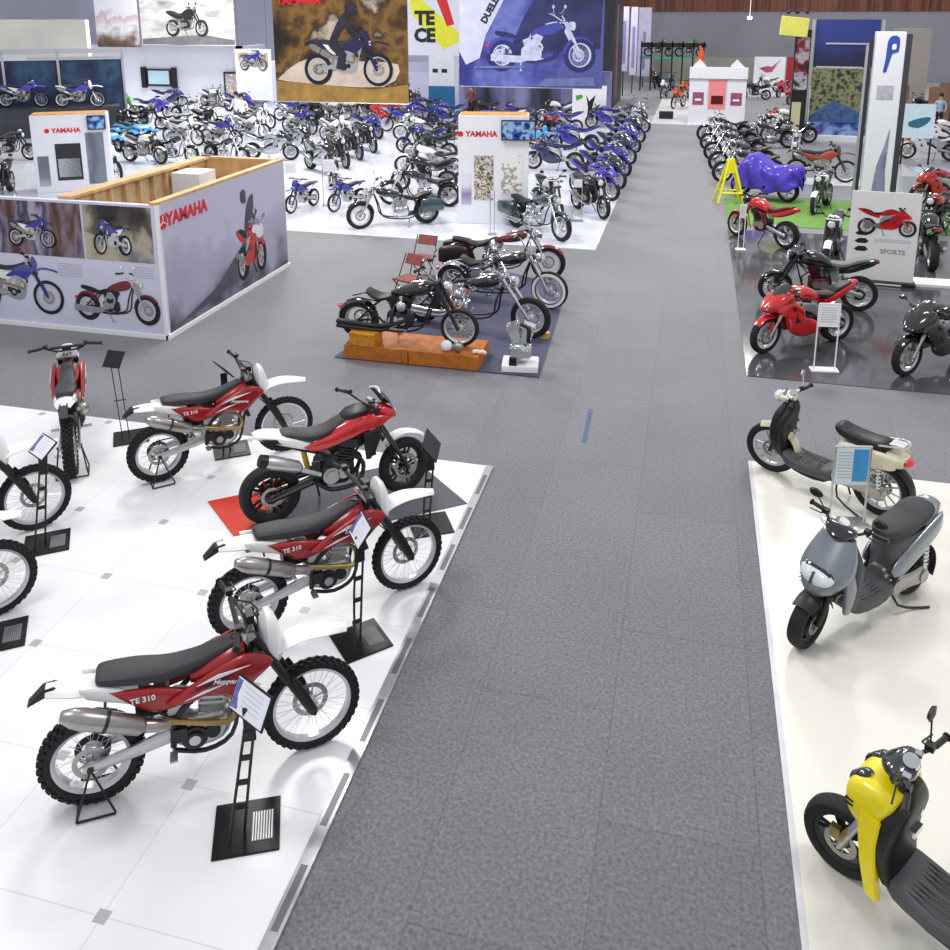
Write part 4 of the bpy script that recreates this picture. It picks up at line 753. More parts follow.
# frame stand with blue and white sheet in front of the cream scooter
def sheet_stand(x, y, deg, h, w, sheet, label, base=None, group=None, ph=.3, top=None, tilt=0, ptop=.0):
    t = thing('sign_stand', label, 'sign stand', (x, y, .012), deg, group); p = M()
    for sg in (1, -1): p.tube([(sg*w/2, 0, .02), (sg*w/2, 0, h)], .011, 6)
    p.tube([(-w/2, 0, h), (w/2, 0, h)], .011, 6); p.tube([(-w/2, 0, h-ph), (w/2, 0, h-ph)], .011, 6); p.build('frame', base or ALU, t)
    b = M(); b.box(-w/2-.05, w/2+.05, -.09, .09, 0, .03); b.build('base', base or ALU, t, bev=.006)
    s = M(); s.box(-w/2+.012, w/2-.012, -.006, .006, h-ph+.012, h-.012); q = s.build('sheet', sheet, t)
    if top:
        s = M(); s.box(w*.02, w/2-.02, -.009, -.006, h-ph+.03, h-.03); s.build('printed_band', top, q)
    s = M(); [s.box(-w/2+.03, 0 if top else w/2-.04, -.0085, -.006, h-.07-.035*k, h-.064-.035*k) for k in range(max(2, int(ph/.045)))]; s.build('printed_lines', INKG, q)
    return t
sheet_stand(1.78, 8.88, 12, .88, .36, mat('pale_blue_sheet', 'd6e4ee', .3, var=.05), 'silver framed sign with blue band standing before the cream scooter', ALU, ph=.42, top=mat('cyan_print', '2f8fc9', .4))
WS = mat('white_sheet2', 'eef1f4', .35, var=.02)
sheet_stand(2.1, 13.12, 8, 1.05, .3, WS, 'white twin-post sign stand in front of the nearest red sport bike', WHT, ph=.35)
sheet_stand(1.2, 20.0, 6, 1.05, .12, WS, 'slim white sign stand beside the red naked bike', WHT, ph=.3)
sheet_stand(4.02, 13.1, 8, .95, .3, WS, 'white sign stand at the right picture edge by the black sport bike', WHT, ph=.3)
sheet_stand(-10.6, 21.7, 20, 1.25, .3, WS, 'white sign stand beside the panelled box corner on the glossy floor', WHT, ph=.3)
sheet_stand(-9.68, 22.17, 14, 1.3, .34, WS, 'white sign stand in the middle of the glossy white floor', ALU, ph=.34)
sheet_stand(-4.56, 20.04, 10, 1.1, .1, WS, 'slim grey sign post beside the teal cruiser', ALU, ph=.2)
sheet_stand(-2.75, 21.9, 10, 1.1, .22, WS, 'small white sign stand near the aisle edge of the glossy floor', ALU, ph=.2)

# ------------------------------------------------------------ custom bikes on the blue mat
quadm('floor_mat', [(-5.2, 11.85), (-1.98, 11.85), (-2.2, 16.3), (-4.6, 17.6)], .0165, mat('navy_mat', '4d4e68', .8, var=.12, scale=30), 'dark blue mat under the chrome custom bikes', 'mat')
t = thing('timber_crate', 'long orange timber crate carrying the black custom bike', 'crate', (-3.98, 12.2, .017))
b = M(); b.box(-1.05, 1.08, -.36, .36, .0, .22); b.build('box', OAK, t, bev=.008)
b = M(); b.box(-.02, -.005, -.364, -.358, .0, .22); b.build('joint', mat('dark_gap', '4a2a10', .7), t)
def CH(x, y, deg, label, z=.017, **k): return place(cruiser(name='custom_motorcycle', **k), label, x, y, deg, 'custom bikes on the blue mat', z, 'motorcycle')
CH(-4.9, 12.2, 0.5, 'low black custom bike standing on the timber crate', z=.238, chopped=True, tank=GLO, eng=DST, fork=DST, wb=1.62, highbar=.22, fender=GLO, pipe=DST, rearR=.31, frontR=.3)
CH(-4.35, 13.75, -10, 'long chrome custom bike with raked fork behind the crate', chopped=True, eng=CHR, wb=1.98, rake=.66, highbar=.15, fender=CHR)
CH(-4.18, 15.2, -8, 'chrome custom bike with large white-walled front wheel', chopped=True, whitewall=True, tank=GLO, wb=1.86, fender=CHR, highbar=.3)
CH(-4.44, 16.5, 6, 'dark red custom bike with black saddlebag at the back of the blue mat', tank=mat('dark_red_paint', '6e1a22', .2, coat=1), bags=BLK, wb=1.8, highbar=.2)
def carton(x, y, z, s, m, label, name='carton', cat='box', deg=0):
    b = M(); b.box(-s[0]/2, s[0]/2, -s[1]/2, s[1]/2, 0, s[2]*.85); b.box(-s[0]/2-.006, s[0]/2+.006, -s[1]/2-.006, s[1]/2+.006, s[2]*.8, s[2]); o = b.build(name, m, bev=.006); o.location = (x, y, z); o.rotation_euler = (0, 0, R(deg)); return tag(o, label, cat)
carton(-4.72, 11.99, .238, (.42, .3, .2), mat('amber_box', 'c7861c', .4, var=.3, scale=25), 'small amber wooden box at the left end of the timber crate', 'wooden_box', deg=-6)
carton(-2.16, 13.45, .017, (.13, .12, .1), mat('tan_box', 'd2a368', .5), 'small tan box on the floor by the front wheel of the long chrome bike')
for (x, y, r, m, l) in ((-3.42, 11.96, .09, WHT, 'round white helmet-like cap on the crate edge below the black custom bike'), (-3.24, 11.97, .085, STL, 'round steel cover on the crate edge beside the white cap'), (-4.6, 11.93, .06, DST, 'dark polished engine cover leaning near the amber box')):
    b = M(); b.body([(x-r, y, .238+r, .01, .01), (x-r*.7, y, .238+r, r*.6, r*.7), (x, y, .238+r, r*.8, r), (x+r*.7, y, .238+r, r*.6, r*.7), (x+r, y, .238+r, .01, .01)], 14, 2, 2); tag(b.build('round_cover', m), l, 'cover')
b = M()
for k in range(5): b.body([(-3.02+.04*k, 11.96+.03*(k % 2), .238+.03, .02, .02), (-2.99+.04*k, 11.96+.03*(k % 2), .238+.035, .035, .035), (-2.96+.04*k, 11.96+.03*(k % 2), .238+.03, .02, .02)], 10, 2, 2)
tag(b.build('soft_toy', mat('toy_white', 'e6ddd2', .8, var=.2, scale=30)), 'small pale soft toy slumped at the right end of the crate', 'toy')
t = thing('engine_display', 'polished engine mounted on a white plinth beside the blue mat', 'engine', (-2.32, 12.15, .012), 8)
b = M(); b.box(-.27, .27, -.22, .22, 0, .1); b.build('plinth', WHT, t, bev=.01)
e = M(); e.body([(-.16, 0, .28, .08, .08), (-.08, 0, .27, .13, .14), (.1, 0, .27, .13, .14), (.17, 0, .28, .08, .08)], 14, 4, 2)
for d in (-.35, .35): tp, rot = fins(e, (d*.1, 0, .38), (d, 1), .26, .085, .09, 8); e.cb(tp+Vector((0, 0, .03)), (.18, .18, .08), rot)
e.disc(-.05, -.15, .27, .1, .05, 20); e.disc(.1, -.14, .27, .06, .05, 20); e.build('engine', CHR, t)
b = M(); b.box(-.16, -.05, -.2, -.14, .1, .22); b.tube([(0, -.05, .7), (.12, -.12, .66), (.12, -.14, .45)], .03, 8, 3); b.build('carburettor', BLK, t)
def folding_chair(x, y, deg, label):
    t = thing('folding_chair', label, 'chair', (x, y, .001), deg, 'folding chairs behind the custom bikes'); f = M()
    for sg in (1, -1): f.tube([(.22, sg*.22, .01), (-.2, sg*.22, .85)], .011, 6); f.tube([(-.22, sg*.2, .01), (.2, sg*.2, .45)], .011, 6)
    f.tube([(-.16, -.2, .02), (-.16, .2, .02)], .01, 6); f.build('frame', DST, t)
    m = M(); m.box(-.2, .2, -.2, .2, .43, .46); m.build('seat', mat('brick_red_fabric', '8d4b44', .8), t, bev=.008)
    m = M(); m.cb((-.2, 0, .76), (.02, .42, .2), Matrix.Rotation(-.45, 3, 'Y')); m.build('backrest', mat('brick_red_fabric', '8d4b44', .8), t, bev=.006)
folding_chair(-4.95, 14.75, -115, 'folding chair with dull red back nearer the black custom bike'); folding_chair(-5.1, 16.2, -100, 'folding chair with dull red back beside the saddlebag custom bike')
# ------------------------------------------------------------ right-hand road bikes
RB = 'road bikes on the dark glossy floor'
place(sport_bike(BRED, BRED, st=8), 'bright red fully faired sport bike nearest the aisle behind the white sign stand', 2.43, 14.5, -144, RB, cat='motorcycle')
place(naked_bike(tank=GLO, tail=GLO, seat=mat('grey_seat', '77787a', .6), eng=mat('dark_red_engine', '4a1a1c', .4, .4), st=6), 'black naked bike with grey seat just behind the red faired sport bike', 3.05, 16.2, 176, RB, cat='motorcycle')
place(naked_bike(tank=BRED, tail=BRED, seat=mat('dark_red_seat', '5a1c1e', .6), frame=RED, eng=BLK, st=-8), 'red naked bike with dark engine beside the green strip and the aisle', 2.2, 20.4, 137, RB, cat='motorcycle')
place(sport_bike(GLO, GLO, st=0), 'black faired sport bike cut off by the right picture edge', 4.28, 14.2, -137, RB, cat='motorcycle')
place(dirt_bike(0, body=mat('rust_red_paint', 'a8452c', .4), plast=mat('brown_plastic', '6b5442', .5), stripe=False, letters=None, code=None, headlight=True), 'brown and rust adventure bike on the white kerb before the dark billboard', 3.3, 29.4, -8, None, .03, 'dirt bike')
slab('plinth', 2.6, 5.6, 28.7, 29.9, .03, mat('white_plinth', 'f0f0f2', .3), 'low white plinth strip under the rust adventure bike', 'plinth')

# purple cover
t = thing('covered_motorcycle', 'motorcycle hidden under a glossy violet blue cloth cover by the yellow frame', 'motorcycle', (2.72, 25.75, .016), 152)
wheel(t, 'rear_wheel', 0, .31, .31, .16, .215, 'cast', disc=()); wheel(t, 'front_wheel', 1.42, .31, .31, .11, .215, 'cast', disc=())
g = M(); rings = []
secs = catmull([(-.42, .7, .06, .3), (-.35, .95, .2, .45), (0, .98, .33, .62), (.4, .92, .38, .62), (.75, 1.05, .38, .72), (1.05, 1.2, .46, .82), (1.25, 1.12, .4, .75), (1.55, .8, .26, .45), (1.68, .62, .08, .3)], 4)
for i, (x, top, hw, drop) in enumerate(secs):
    r = []
    for j in range(22):
        u = -1+2*j/21; fold = .05*sin(9*u+i*.8)*abs(u)+.03*sin(i*1.3+u*4)
        r.append((x+.03*sin(j*1.7), (hw+fold)*max(-1, min(1, u*1.9))*(1+.12*abs(u)), top-.04*u*u-max(0, abs(u)-.35)/.65*drop+.03*sin(j*2.3+i)*abs(u)))
    for j in range(21, -1, -1): p = r[j]; r.append((p[0], p[1]*.97, p[2]-.012))
    rings.append(r)
g.loft(rings); g.xf(Matrix.Diagonal((.96, 1, 1.08, 1))); g.build('cover', mat('violet_cover', '4b34c0', .3, var=.1, coat=.4), t, ang=70)
# yellow A frame
t = thing('a_frame_sign', 'bright yellow A-frame standing between the aisle and the violet cover', 'A-frame', (1.1, 25.3, .016), 12); YP = mat('yellow_frame_paint', 'f2e60a', .45)
for sg, n in ((-1, 'front_frame'), (1, 'back_frame')):
    m = M()
    for s2 in (1, -1): m.tube([(s2*.36, sg*.3, .02), (s2*.05, sg*.03, 1.25)], .035, 6)
    m.tube([(-.29, sg*.235, .3), (.29, sg*.235, .3)], .03, 6); m.plate([(-.12, .85), (.12, .85), (.05, 1.22), (-.05, 1.22)], sg*.09, sg*.11); m.build(n, YP, t)

# ------------------------------------------------------------ panelled box of the left stand (open timber-backed enclosure)
t = thing('exhibition_box', 'open-topped timber-framed box clad in printed panels at the left', 'exhibition wall', (-8.16, 11.93, 0))
PH = 2.24
def wallbox(name, x0, x1, y0, y1, m, par=t, z0=0, z1=PH): b = M(); b.box(x0, x1, y0, y1, z0, z1); return b.build(name, m, par)
wallbox('skirting', -8, .03, -.03, .02, WHT, z1=.07); wallbox('skirting', -.01, .04, -.03, 4.5, WHT, z1=.07)
fp = wallbox('front_panel', -8, 0, 0, .1, mat('panel_lilac_white', 'd4d4ea', .3, var=.06, scale=1), z0=.05)
sp_ = M(); sp_.box(-.1, 0, .1, 4.47, .05, PH); sp = sp_.build('side_panel', gradpic('smoke_print', ['1b1a22', '4a4656', 'a6a4bb', 'b6b3cc', 'c2bfd6'], 2, -.3, 2.4), t)
wallbox('back_wall', -1.72, -.1, 4.37, 4.47, WOOD); wallbox('partition', -1.85, -1.75, .1, 4.47, mat('pale_timber', 'e0c79a', .6, var=.15, scale=5))
for k in range(9): wallbox('timber_stud', -1.75, -1.66, .3+.42*k, .37+.42*k, WOOD)
for k in range(6): wallbox('timber_stud', -.17, -.1, .5+.65*k, .57+.65*k, WOOD)
wallbox('top_rail', -.14, 0, 0, 4.5, WOOD, z0=PH, z1=PH+.05); wallbox('top_rail', -1.86, -.1, 4.36, 4.5, WOOD, z0=PH, z1=PH+.05); wallbox('top_rail', -1.9, -1.64, .1, 4.5, WOOD, z0=PH, z1=PH+.05)
wallbox('counter', -1.4, -.3, 3.2, 4.2, WOOD, z0=1.7, z1=1.76); wallbox('white_block', -1.6, -1.0, 2.9, 3.5, WHT, z0=1.4, z1=2.2)
wallbox('corner_trim', -.04, .012, -.012, .04, WHT, z0=.05)
# front prints
pic = M(); pic.box(-3.3, -1.42, -.006, 0, 1.28, 2.2); pa = pic.build('photo_print', picture('autumn_street_print', ['2b1d1a', '5b3a30', '8a7a88', '2c2b55', 'a9a5b8'], 1.6, stretch=(1.5, 1, .5)), fp)
pic = M(); pic.box(-1.38, -.12, -.006, 0, 1.28, 2.2); pic.build('photo_print', picture('forest_road_print', ['241f1e', '564b44', 'b5ab98', '7d7c86', '2a2725'], 1.4, seed=3, stretch=(1.2, 1, .8)), fp)
pic = M(); pic.plate([(-1.38, 1.28), (-.75, 1.28), (-.85, 1.6), (-1.38, 1.75)], -.0075, -.006); pic.build('photo_print', mat('sand_print', 'b8ad9a', .4, var=.2, scale=3), fp)
bk = cruiser(tank=mat('print_wine', '7a2a35', .3), eng=DST, wb=1.7); printed(bk, 'printed_motorcycle', fp, -.98, .22, .73, 1, y=-.01, persp=-.45); delete_tree(bk)
bk = dirt_bike(0, body=BLUE, plast=BLUE, side=WHT, stripe=False, letters=None, code=None); printed(bk, 'printed_motorcycle', fp, -2.85, .25, .85, 1, y=-.01); printed(bk, 'printed_motorcycle', fp, -.85, 1.38, .5, -1, y=-.02, persp=.9); printed(bk, 'printed_motorcycle', fp, -2.4, 1.42, .45, 1, y=-.02, persp=-.3); delete_tree(bk)
b = M(); [b.box(-.55, -.16, -.004, 0, 1.2-.03*k, 1.205-.03*k) for k in range(7)]; [b.box(-1.95, -1.5, -.004, 0, 1.16-.03*k, 1.165-.03*k) for k in range(8)]; b.build('printed_lines', INKG, fp)
# red lettering on the side print (faces +x)
FX = Matrix.Translation((.004, .62, 1.86)) @ Matrix.Rotation(pi/2, 4, 'Z') @ STAND
text('YAMAHA', 'lettering', .3, INKR, sp, FX @ Matrix.Translation((.22, 0, 0)), .006, .012, 'LEFT' if False else 'CENTER')
b = M(); b._lat(0, 0, [(.12, -.004), (.12, .004)], 24, 0); b.xf(Matrix.Translation((.006, .12, 1.95)) @ Matrix.Rotation(pi/2, 4, 'Z')); b.build('tuning_fork_logo', INKR, sp)
b = M(); [b.xf(None).cb((.0, 0, 0), (.0001, .0001, .0001)) for _ in ()]
for k in range(3): a = 2*pi*k/3+pi/2; b.tube([(.012, .12, 1.95), (.012, .12+.1*cos(a), 1.95+.1*sin(a))], .008, 4)
b.build('logo_forks', WHT, sp)
bk = sport_bike(mat('print_red', 'c23238', .3), mat('print_white', 'e3dfe8', .3)); o = printed(bk, 'printed_motorcycle', sp, 0, 0, 1.0, 1, y=0, persp=-1.05); o.matrix_local = Matrix.Translation((.012, 2.95, .25)) @ Matrix.Rotation(pi/2, 4, 'Z'); delete_tree(bk)
b = M(); b.body([(2.72, 0, 1.1, .12, .2), (2.8, 0, 1.3, .2, .28), (2.95, 0, 1.55, .2, .25), (3.1, 0, 1.7, .12, .13)], 12, 2.2, 2); b.body([(2.62, 0, 1.85, .06, .08), (2.72, 0, 1.85, .1, .14), (2.82, 0, 1.83, .06, .1)], 12, 2, 2)
b.tube([(2.9, 0, 1.6), (3.1, 0, 1.35), (3.2, 0, 1.5)], .05, 8); b.v = [(.008+v[1]*.01, v[0], v[2]) for v in b.v]; b.build('printed_rider', mat('print_grey_leathers', '4c4658', .5, var=.4, scale=9), sp)
b = M(); b.plate([(.2, .1), (1.6, .4), (2.7, 1.0), (2.9, .5), (2.4, .3)], 0, .001); b.v = [(.003+v[1], v[0], v[2]) for v in b.v]; b.build('printed_tyre_smoke', mat('print_smoke', '55505f', .5, var=.2, scale=2), sp)
# ------------------------------------------------------------ display towers of the glossy stand
def tower(x, y, deg, w, d, h, label, pics, tvs, cols):
    t = thing('display_tower', label, 'display tower', (x, y, .012), deg)
    b = M(); b.box(-w/2, w/2, -d/2, d/2, 0, h); bd = b.build('body', BOARD, t, bev=.01)
    b = M(); b.box(-w/2+.05, w/2-.05, -d/2+.05, d/2-.05, h, h+.02); b.build('timber_top', mat('top_amber', 'd99a4c', .5, var=.25), t)
    text('YAMAHA', 'lettering', .19, INKR, bd, Matrix.Translation((cols[0], -d/2-.004, h-.52)) @ STAND, .004, .008)
    b = M(); b._lat(0, 0, [(.07, -.004), (.07, .004)], 20, 0); b.xf(Matrix.Translation((cols[0]-.52, -d/2-.004, h-.46))); b.build('round_logo', INKR, bd)
    for (x0, x1, z0, z1, m) in pics: b = M(); b.box(x0, x1, -d/2-.012, -d/2, z0, z1); b.build('poster', m, bd)
    for (cx, cz, tw, th) in tvs:
        b = M(); b.box(cx-tw/2, cx+tw/2, -d/2-.1, -d/2-.03, cz-th/2, cz+th/2); tv = b.build('television', BLK, t, bev=.006)
        b = M(); b.box(cx-tw/2+.03, cx+tw/2-.03, -d/2-.103, -d/2-.1, cz-th/2+.03, cz+th/2-.03); b.build('screen', SCR, tv)
        b = M(); b.box(cx-.05, cx+.05, -d/2-.03, -d/2, cz-.05, cz+.05); b.build('bracket', BLK, tv)
    return t
SCR = picture('blue_screen', ['0d1c4c', '2c5aa8', '9fc7e8', '16306e'], 5, .1); 
tower(-18.15, 22.6, 33, 2.1, .9, 2.3, 'short white display tower at the far left with grey posters and small screen', [(-.45, .25, .35, 1.45, mat('poster_frame', '2b2c33', .4)), (-.4, .2, .45, 1.0, BOARD), (.4, .9, .2, 1.75, gradpic('slate_poster', ['9da4b0', '5f6673', '7b8390'], 0, .3, 1)), (-.95, -.65, .2, 1.1, gradpic('slate_poster2', ['cfd3da', '7d858f', '6b737e'], 2, 0, 1.2))], [(.75, 2.05, .5, .42)], (-.1,))
tower(-4.85, 21.5, 10, 1.75, .8, 2.75, 'tall white display tower with patterned poster and television facing the aisle', [(-.48, -.0, .62, 1.75, picture('tan_pattern_poster', ['2d2a2b', '8f7f66', 'e6e1da', '3a3230', 'c9b48d'], 9, detail=2)), (.2, .72, .8, 1.75, picture('sketch_poster', ['eceae6', 'f1efec', '8f867a', 'f3f2f0'], 6, detail=2)), (-.8, -.55, .5, 1.3, gradpic('violet_poster', ['d9d3e4', '8d7fa6', 'e3dfea'], 2, .4, 1.4))], [(.62, 2.4, .85, .5)], (-.3,))
b = M(); b.body([(-.12, 0, 0, .02, .02), (-.06, 0, .0, .12, .05), (.06, 0, .0, .12, .05), (.12, 0, 0, .02, .02)], 12, 2, 2); b.cyl(0, 0, -.85, 0, .015); b.cyl(0, 0, -.86, -.84, .15); o = b.build('pedestal_seat', BLK); o.location = (-3.72, 21.55, .88); tag(o, 'black round-topped pedestal stool beside the tall display tower', 'stool')

# ------------------------------------------------------------ hanging banners
def banner(name, x0, x1, y, z0, z1, m, label, cat='banner', deg=0, lines=True, bar=True):
    t = thing(name, label, cat, ((x0+x1)/2, y, z0), deg); w = x1-x0; b = M(); b.box(-w/2, w/2, -.01, .01, 0, z1-z0); s = b.build('printed_sheet', m, t)
    if bar:
        b = M(); b.tube([(-w/2, 0, z1-z0), (w/2, 0, z1-z0)], .03, 6); b.tube([(-w/2, 0, 0), (w/2, 0, 0)], .02, 6); b.build('rail', ALU, t)
        b = M(); b.both(lambda sg: b.tube([(sg*w*.4, 0, z1-z0), (sg*w*.4, 0, 11-z0)], .008, 4)); b.build('cable', DST, t)
    return t, s
t, s = banner('hanging_banner', -15.05, -9.9, 30, 2.06, 6.2, picture('ochre_dust_print', ['261a12', '4f3618', '8a6630', '38260f', 'c9b9a4'], .9, seed=5), 'large hanging banner of a dirt rider on brown earth')
bk = dirt_bike(0, body=mat('print_navy', '2b2450', .4), plast=mat('print_navy', '2b2450', .4), side=WHT, stripe=False, letters=None, code=None, rim=None) if False else dirt_bike(0, body=mat('print_navy', '2b2450', .4), plast=mat('print_navy', '2b2450', .4), side=WHT, stripe=False, letters=None, code=None)
printed(bk, 'printed_motorcycle', s, .25, .62, 1.65, 1, y=-.03, persp=-.3); delete_tree(bk)
b = M(); b.body([(-.25, 0, 2.1, .3, .2), (0, 0, 2.5, .5, .3), (.25, 0, 2.9, .35, .25), (.4, 0, 3.1, .2, .15)], 12, 2.2, 2); b.body([(.35, 0, 3.3, .1, .14), (.55, 0, 3.35, .2, .26), (.8, 0, 3.3, .12, .16)], 12, 2, 2); b.tube([(.3, 0, 2.9), (.7, 0, 2.4), (1.05, 0, 2.5)], .13, 8); b.tube([(-.2, 0, 2.15), (.2, 0, 1.7), (.1, 0, 1.2)], .17, 8)
b.v = [(v[0]-.1, -.045+v[1]*.02, v[2]) for v in b.v]; b.build('printed_rider', mat('print_rider_dark', '2a2436', .5, var=.5, scale=3), s)
b = M(); b.plate([(-2.57, 0), (2.57, 0), (2.57, .7), (1.2, .5), (-.5, .62), (-2.57, .75)], -.014, -.011); b.build('printed_ground', mat('print_ochre_ground', 'a9833f', .5, var=.3, scale=2), s)
b = M(); b.plate([(-2.5, .8), (-1.6, 1.45), (-.2, 1.75), (.7, 1.5), (2.2, 1.4), (1.6, .6), (-1.6, .7)], -.014, -.011, 3); b.build('printed_dust', mat('print_pale_dust', 'dcc9b4', .5, var=.15, scale=2), s)
text('YAMAHA', 'lettering', .42, INKR, s, Matrix.Translation((-1.55, -.016, 3.5)) @ STAND, .006, .02)
t, s = banner('hanging_banner', -9.1, -3.45, 34, 2.42, 6.4, gradpic('indigo_print', ['2a2a6e', '39398c', '6d78c0', '3b3f96', '56599f'], 0, -3, 3), 'large blue hanging banner of a chrome cruiser')
MB_ = mat('print_blue', '3f4aa6', .4); MS_ = mat('print_silver', 'c6cde6', .4, var=.2, scale=5); MD_ = mat('print_steel', '6a74a8', .4, var=.2, scale=5)
bk = cruiser(tank=MB_, wb=1.75, eng=MS_, fork=MS_, fender=MB_); printed(bk, 'printed_motorcycle', s, .1, .62, 1.85, 1, y=-.03, persp=.35)
for q in list(s.children):
    for i, k in enumerate(list(q.data.materials)):
        q.data.materials[i] = {'chrome': MS_, 'aluminium': MS_, 'dark_steel': MD_, 'rim_silver': MS_, 'brushed_steel': MS_, 'tyre_rubber': mat('print_deep_blue', '262a66', .4), 'black_plastic': mat('print_deep_blue', '262a66', .4)}.get(k.name, k)
delete_tree(bk)
b = M(); b.plate([(-.9, 1.2), (2.7, 1.5), (2.8, 3.95), (.5, 3.95), (-.3, 2.6)], -.012, -.010, 1); b.build('printed_shadow', mat('print_shadow_blue', '2a2f62', .5, var=.4, scale=1), s)
b = M(); b.plate([(-2.2, .72), (-.2, .75), (-.2, .84), (-2.2, .8)], -.05, -.045); b.plate([(.3, .05), (2.6, .1), (2.5, .45), (.6, .35)], -.05, -.045); b.build('printed_reflection', MD_, s)
b = M(); b.plate([(-2.82, 1.35), (-2.55, .85), (-2.0, 1.1), (-1.75, 2.0), (-.7, 3.97), (-2.82, 3.97)], -.016, -.010); lp = b.build('lilac_corner', mat('print_lilac', 'c9cbe6', .5, var=.08, scale=2), s)
text('DUELLE', 'lettering', .36, INKB, lp, Matrix.Translation((-1.45, -.018, 2.95)) @ Matrix.Rotation(R(-61), 4, 'Y') @ STAND, .006, .02)
# photo boards at the top left
t, s = banner('hanging_banner', -33.75, -30.95, 45, 3.36, 6.3, gradpic('road_print', ['3a2c28', '6d5a4c', 'd8d6dc', 'b9a4ae', 'cfd0d8'], 2, 0, 3), 'hanging photo banner of brown ground below a pale sky at the top left')
t, s = banner('hanging_banner', -30.8, -24.9, 45, 3.5, 6.3, picture('grey_street_print', ['4b4b52', 'a5a4a8', 'cfcdca', '8a8580'], .8, seed=9, stretch=(.5, 1, 1.5)), 'hanging grey photo banner of a dark naked bike at the upper left')
bk = naked_bike(GLO, GLO); printed(bk, 'printed_motorcycle', s, .0, .5, 1.45, 1, y=-.03, persp=-.5); delete_tree(bk)
b = M(); b.plate([(-2.9, .05), (2.9, .05), (2.9, .3), (1, .6), (-2.9, .35)], -.014, -.011); b.build('printed_road', mat('print_road', '6e6a6c', .5, var=.2, scale=2), s)
t, s = banner('wall_banner', -25.0, -22.8, 45, .55, 3.3, mat('pale_banner', 'd9dcea', .4, var=.08, scale=1), 'pale upright banner with small picture left of the brown banner'); 
b = M(); b.box(-.9, .9, -.014, -.011, 1.8, 2.6); b.build('printed_picture', picture('tan_pic', ['c8b89a', '8e7c64', 'e8e2d6'], 2), s)
bk = dirt_bike(0, body=BLUE, plast=BLUE, stripe=False, letters=None, code=None); printed(bk, 'printed_motorcycle', s, .0, 1.6, .9, 1, y=-.03, persp=-.6); delete_tree(bk)
# white hanging box and side walls of the left stand
b = M(); b.box(-37, -29.1, 38, 38.3, 3.1, 4.95); tag(b.build('hanging_box', mat('white_box_board', 'eceade', .5, var=.08, scale=.4), bev=.02), 'big plain white box hanging at the upper left', 'hanging sign')
b = M(); b.box(-46, -25.2, 46, 46.3, 0, 3.45); b.box(-25.5, -25.2, 46, 49, 0, 3.45); tag(b.build('partition_wall', mat('stand_wall_white', 'dedfea', .5, var=.06, scale=.3)), 'long white partition wall behind the left-hand crowd of bikes', 'partition')
b = M(); b.box(-25.1, -10, 47, 47.3, 0, 2.6); tag(b.build('partition_wall', mat('stand_wall_lilac', 'c9cbe2', .5, var=.15, scale=.5)), 'lilac partition wall behind and below the brown banner', 'partition')
b = M(); [b.box(-45.9+k, -45.86+k, 45.97, 46, 0, 3.4) for k in ()]
for (x0, x1, z0, z1, m, l) in ((-31.3, -29.7, 1.1, 2.1, mat('pale_screen', 'bcdcea', .2), 'wall screen with pale picture between dark speakers on the white wall'), (-26.3, -24.9, .3, 2.0, picture('rack_pic', ['e9e4dc', '8a7e78', 'd4d0d2'], 5), 'framed brown rack picture on the white wall left of the brown banner')):
    t = thing('wall_screen', l, 'screen', ((x0+x1)/2, 45.93, z0)); w = x1-x0; b = M(); b.box(-w/2, w/2, -.06, .06, 0, z1-z0); b.build('frame', DST, t, bev=.01); b = M(); b.box(-w/2+.12, w/2-.12, -.07, -.06, .12, z1-z0-.1); b.build('picture', m, t)
    if z0 > 1: b = M(); b.both(lambda sg: b.box(sg*(w/2+.2)-.15, sg*(w/2+.2)+.15, -.1, .06, -.1, z1-z0+.1)); b.build('speaker', BLK, t)
b = M(); b.box(-21.5, -17.8, 45.4, 45.5, .01, 2.8); tag(b.build('dark_display', picture('dark_shop_print', ['1c1c22', '3d3c44', '8a8894', '24242c'], 1.5)), 'dark display board left of the brown banner below its edge', 'display board')
# navy gantry with raised bikes at the left edge
G = (-27.5, 33.4, 0)
t = thing('backdrop', 'navy backdrop with truss behind the raised blue bikes at the upper left', 'backdrop', G, 38)
b = M(); b.box(-4.5, 3.0, .95, 1.05, 0, 3.2); b.build('panel', picture('navy_backdrop', ['141c3c', '24365c', '2f5878', '121526'], .8), t)
b = M(); [b.box(x, x+.1, .8, .9, 0, 3.6) for x in (-2, .2, 2.9)]; b.box(-2, 3.0, .8, .9, 3.5, 3.7); b.box(-1, 3.0, .8, .9, 3.2, 3.35); b.build('truss', ALU, t)
t = thing('stage', 'raised dark stage carrying the blue bikes at the upper left', 'stage', G, 38)
b = M(); b.box(-6.5, 2.6, -1.3, .75, 0, 1.25); b.build('platform', mat('stage_dark', '33353f', .6, var=.3, scale=2), t, bev=.02)
o = place(dirt_bike(0, body=PURP, plast=WHT, side=BLUE, stripe=False, letters=None, code=None), 'blue and white dirt bike raised on the dark stage right of the truss post', -26.6, 32.75, 22, None, 1.25, 'dirt bike')
place(dirt_bike(-10, body=PURP, plast=PURP, side=WHT, stripe=False, letters=None, code=None), 'violet dirt bike raised on the dark stage at the far left picture edge', -29.0, 32.2, 22, None, 1.25, 'dirt bike')

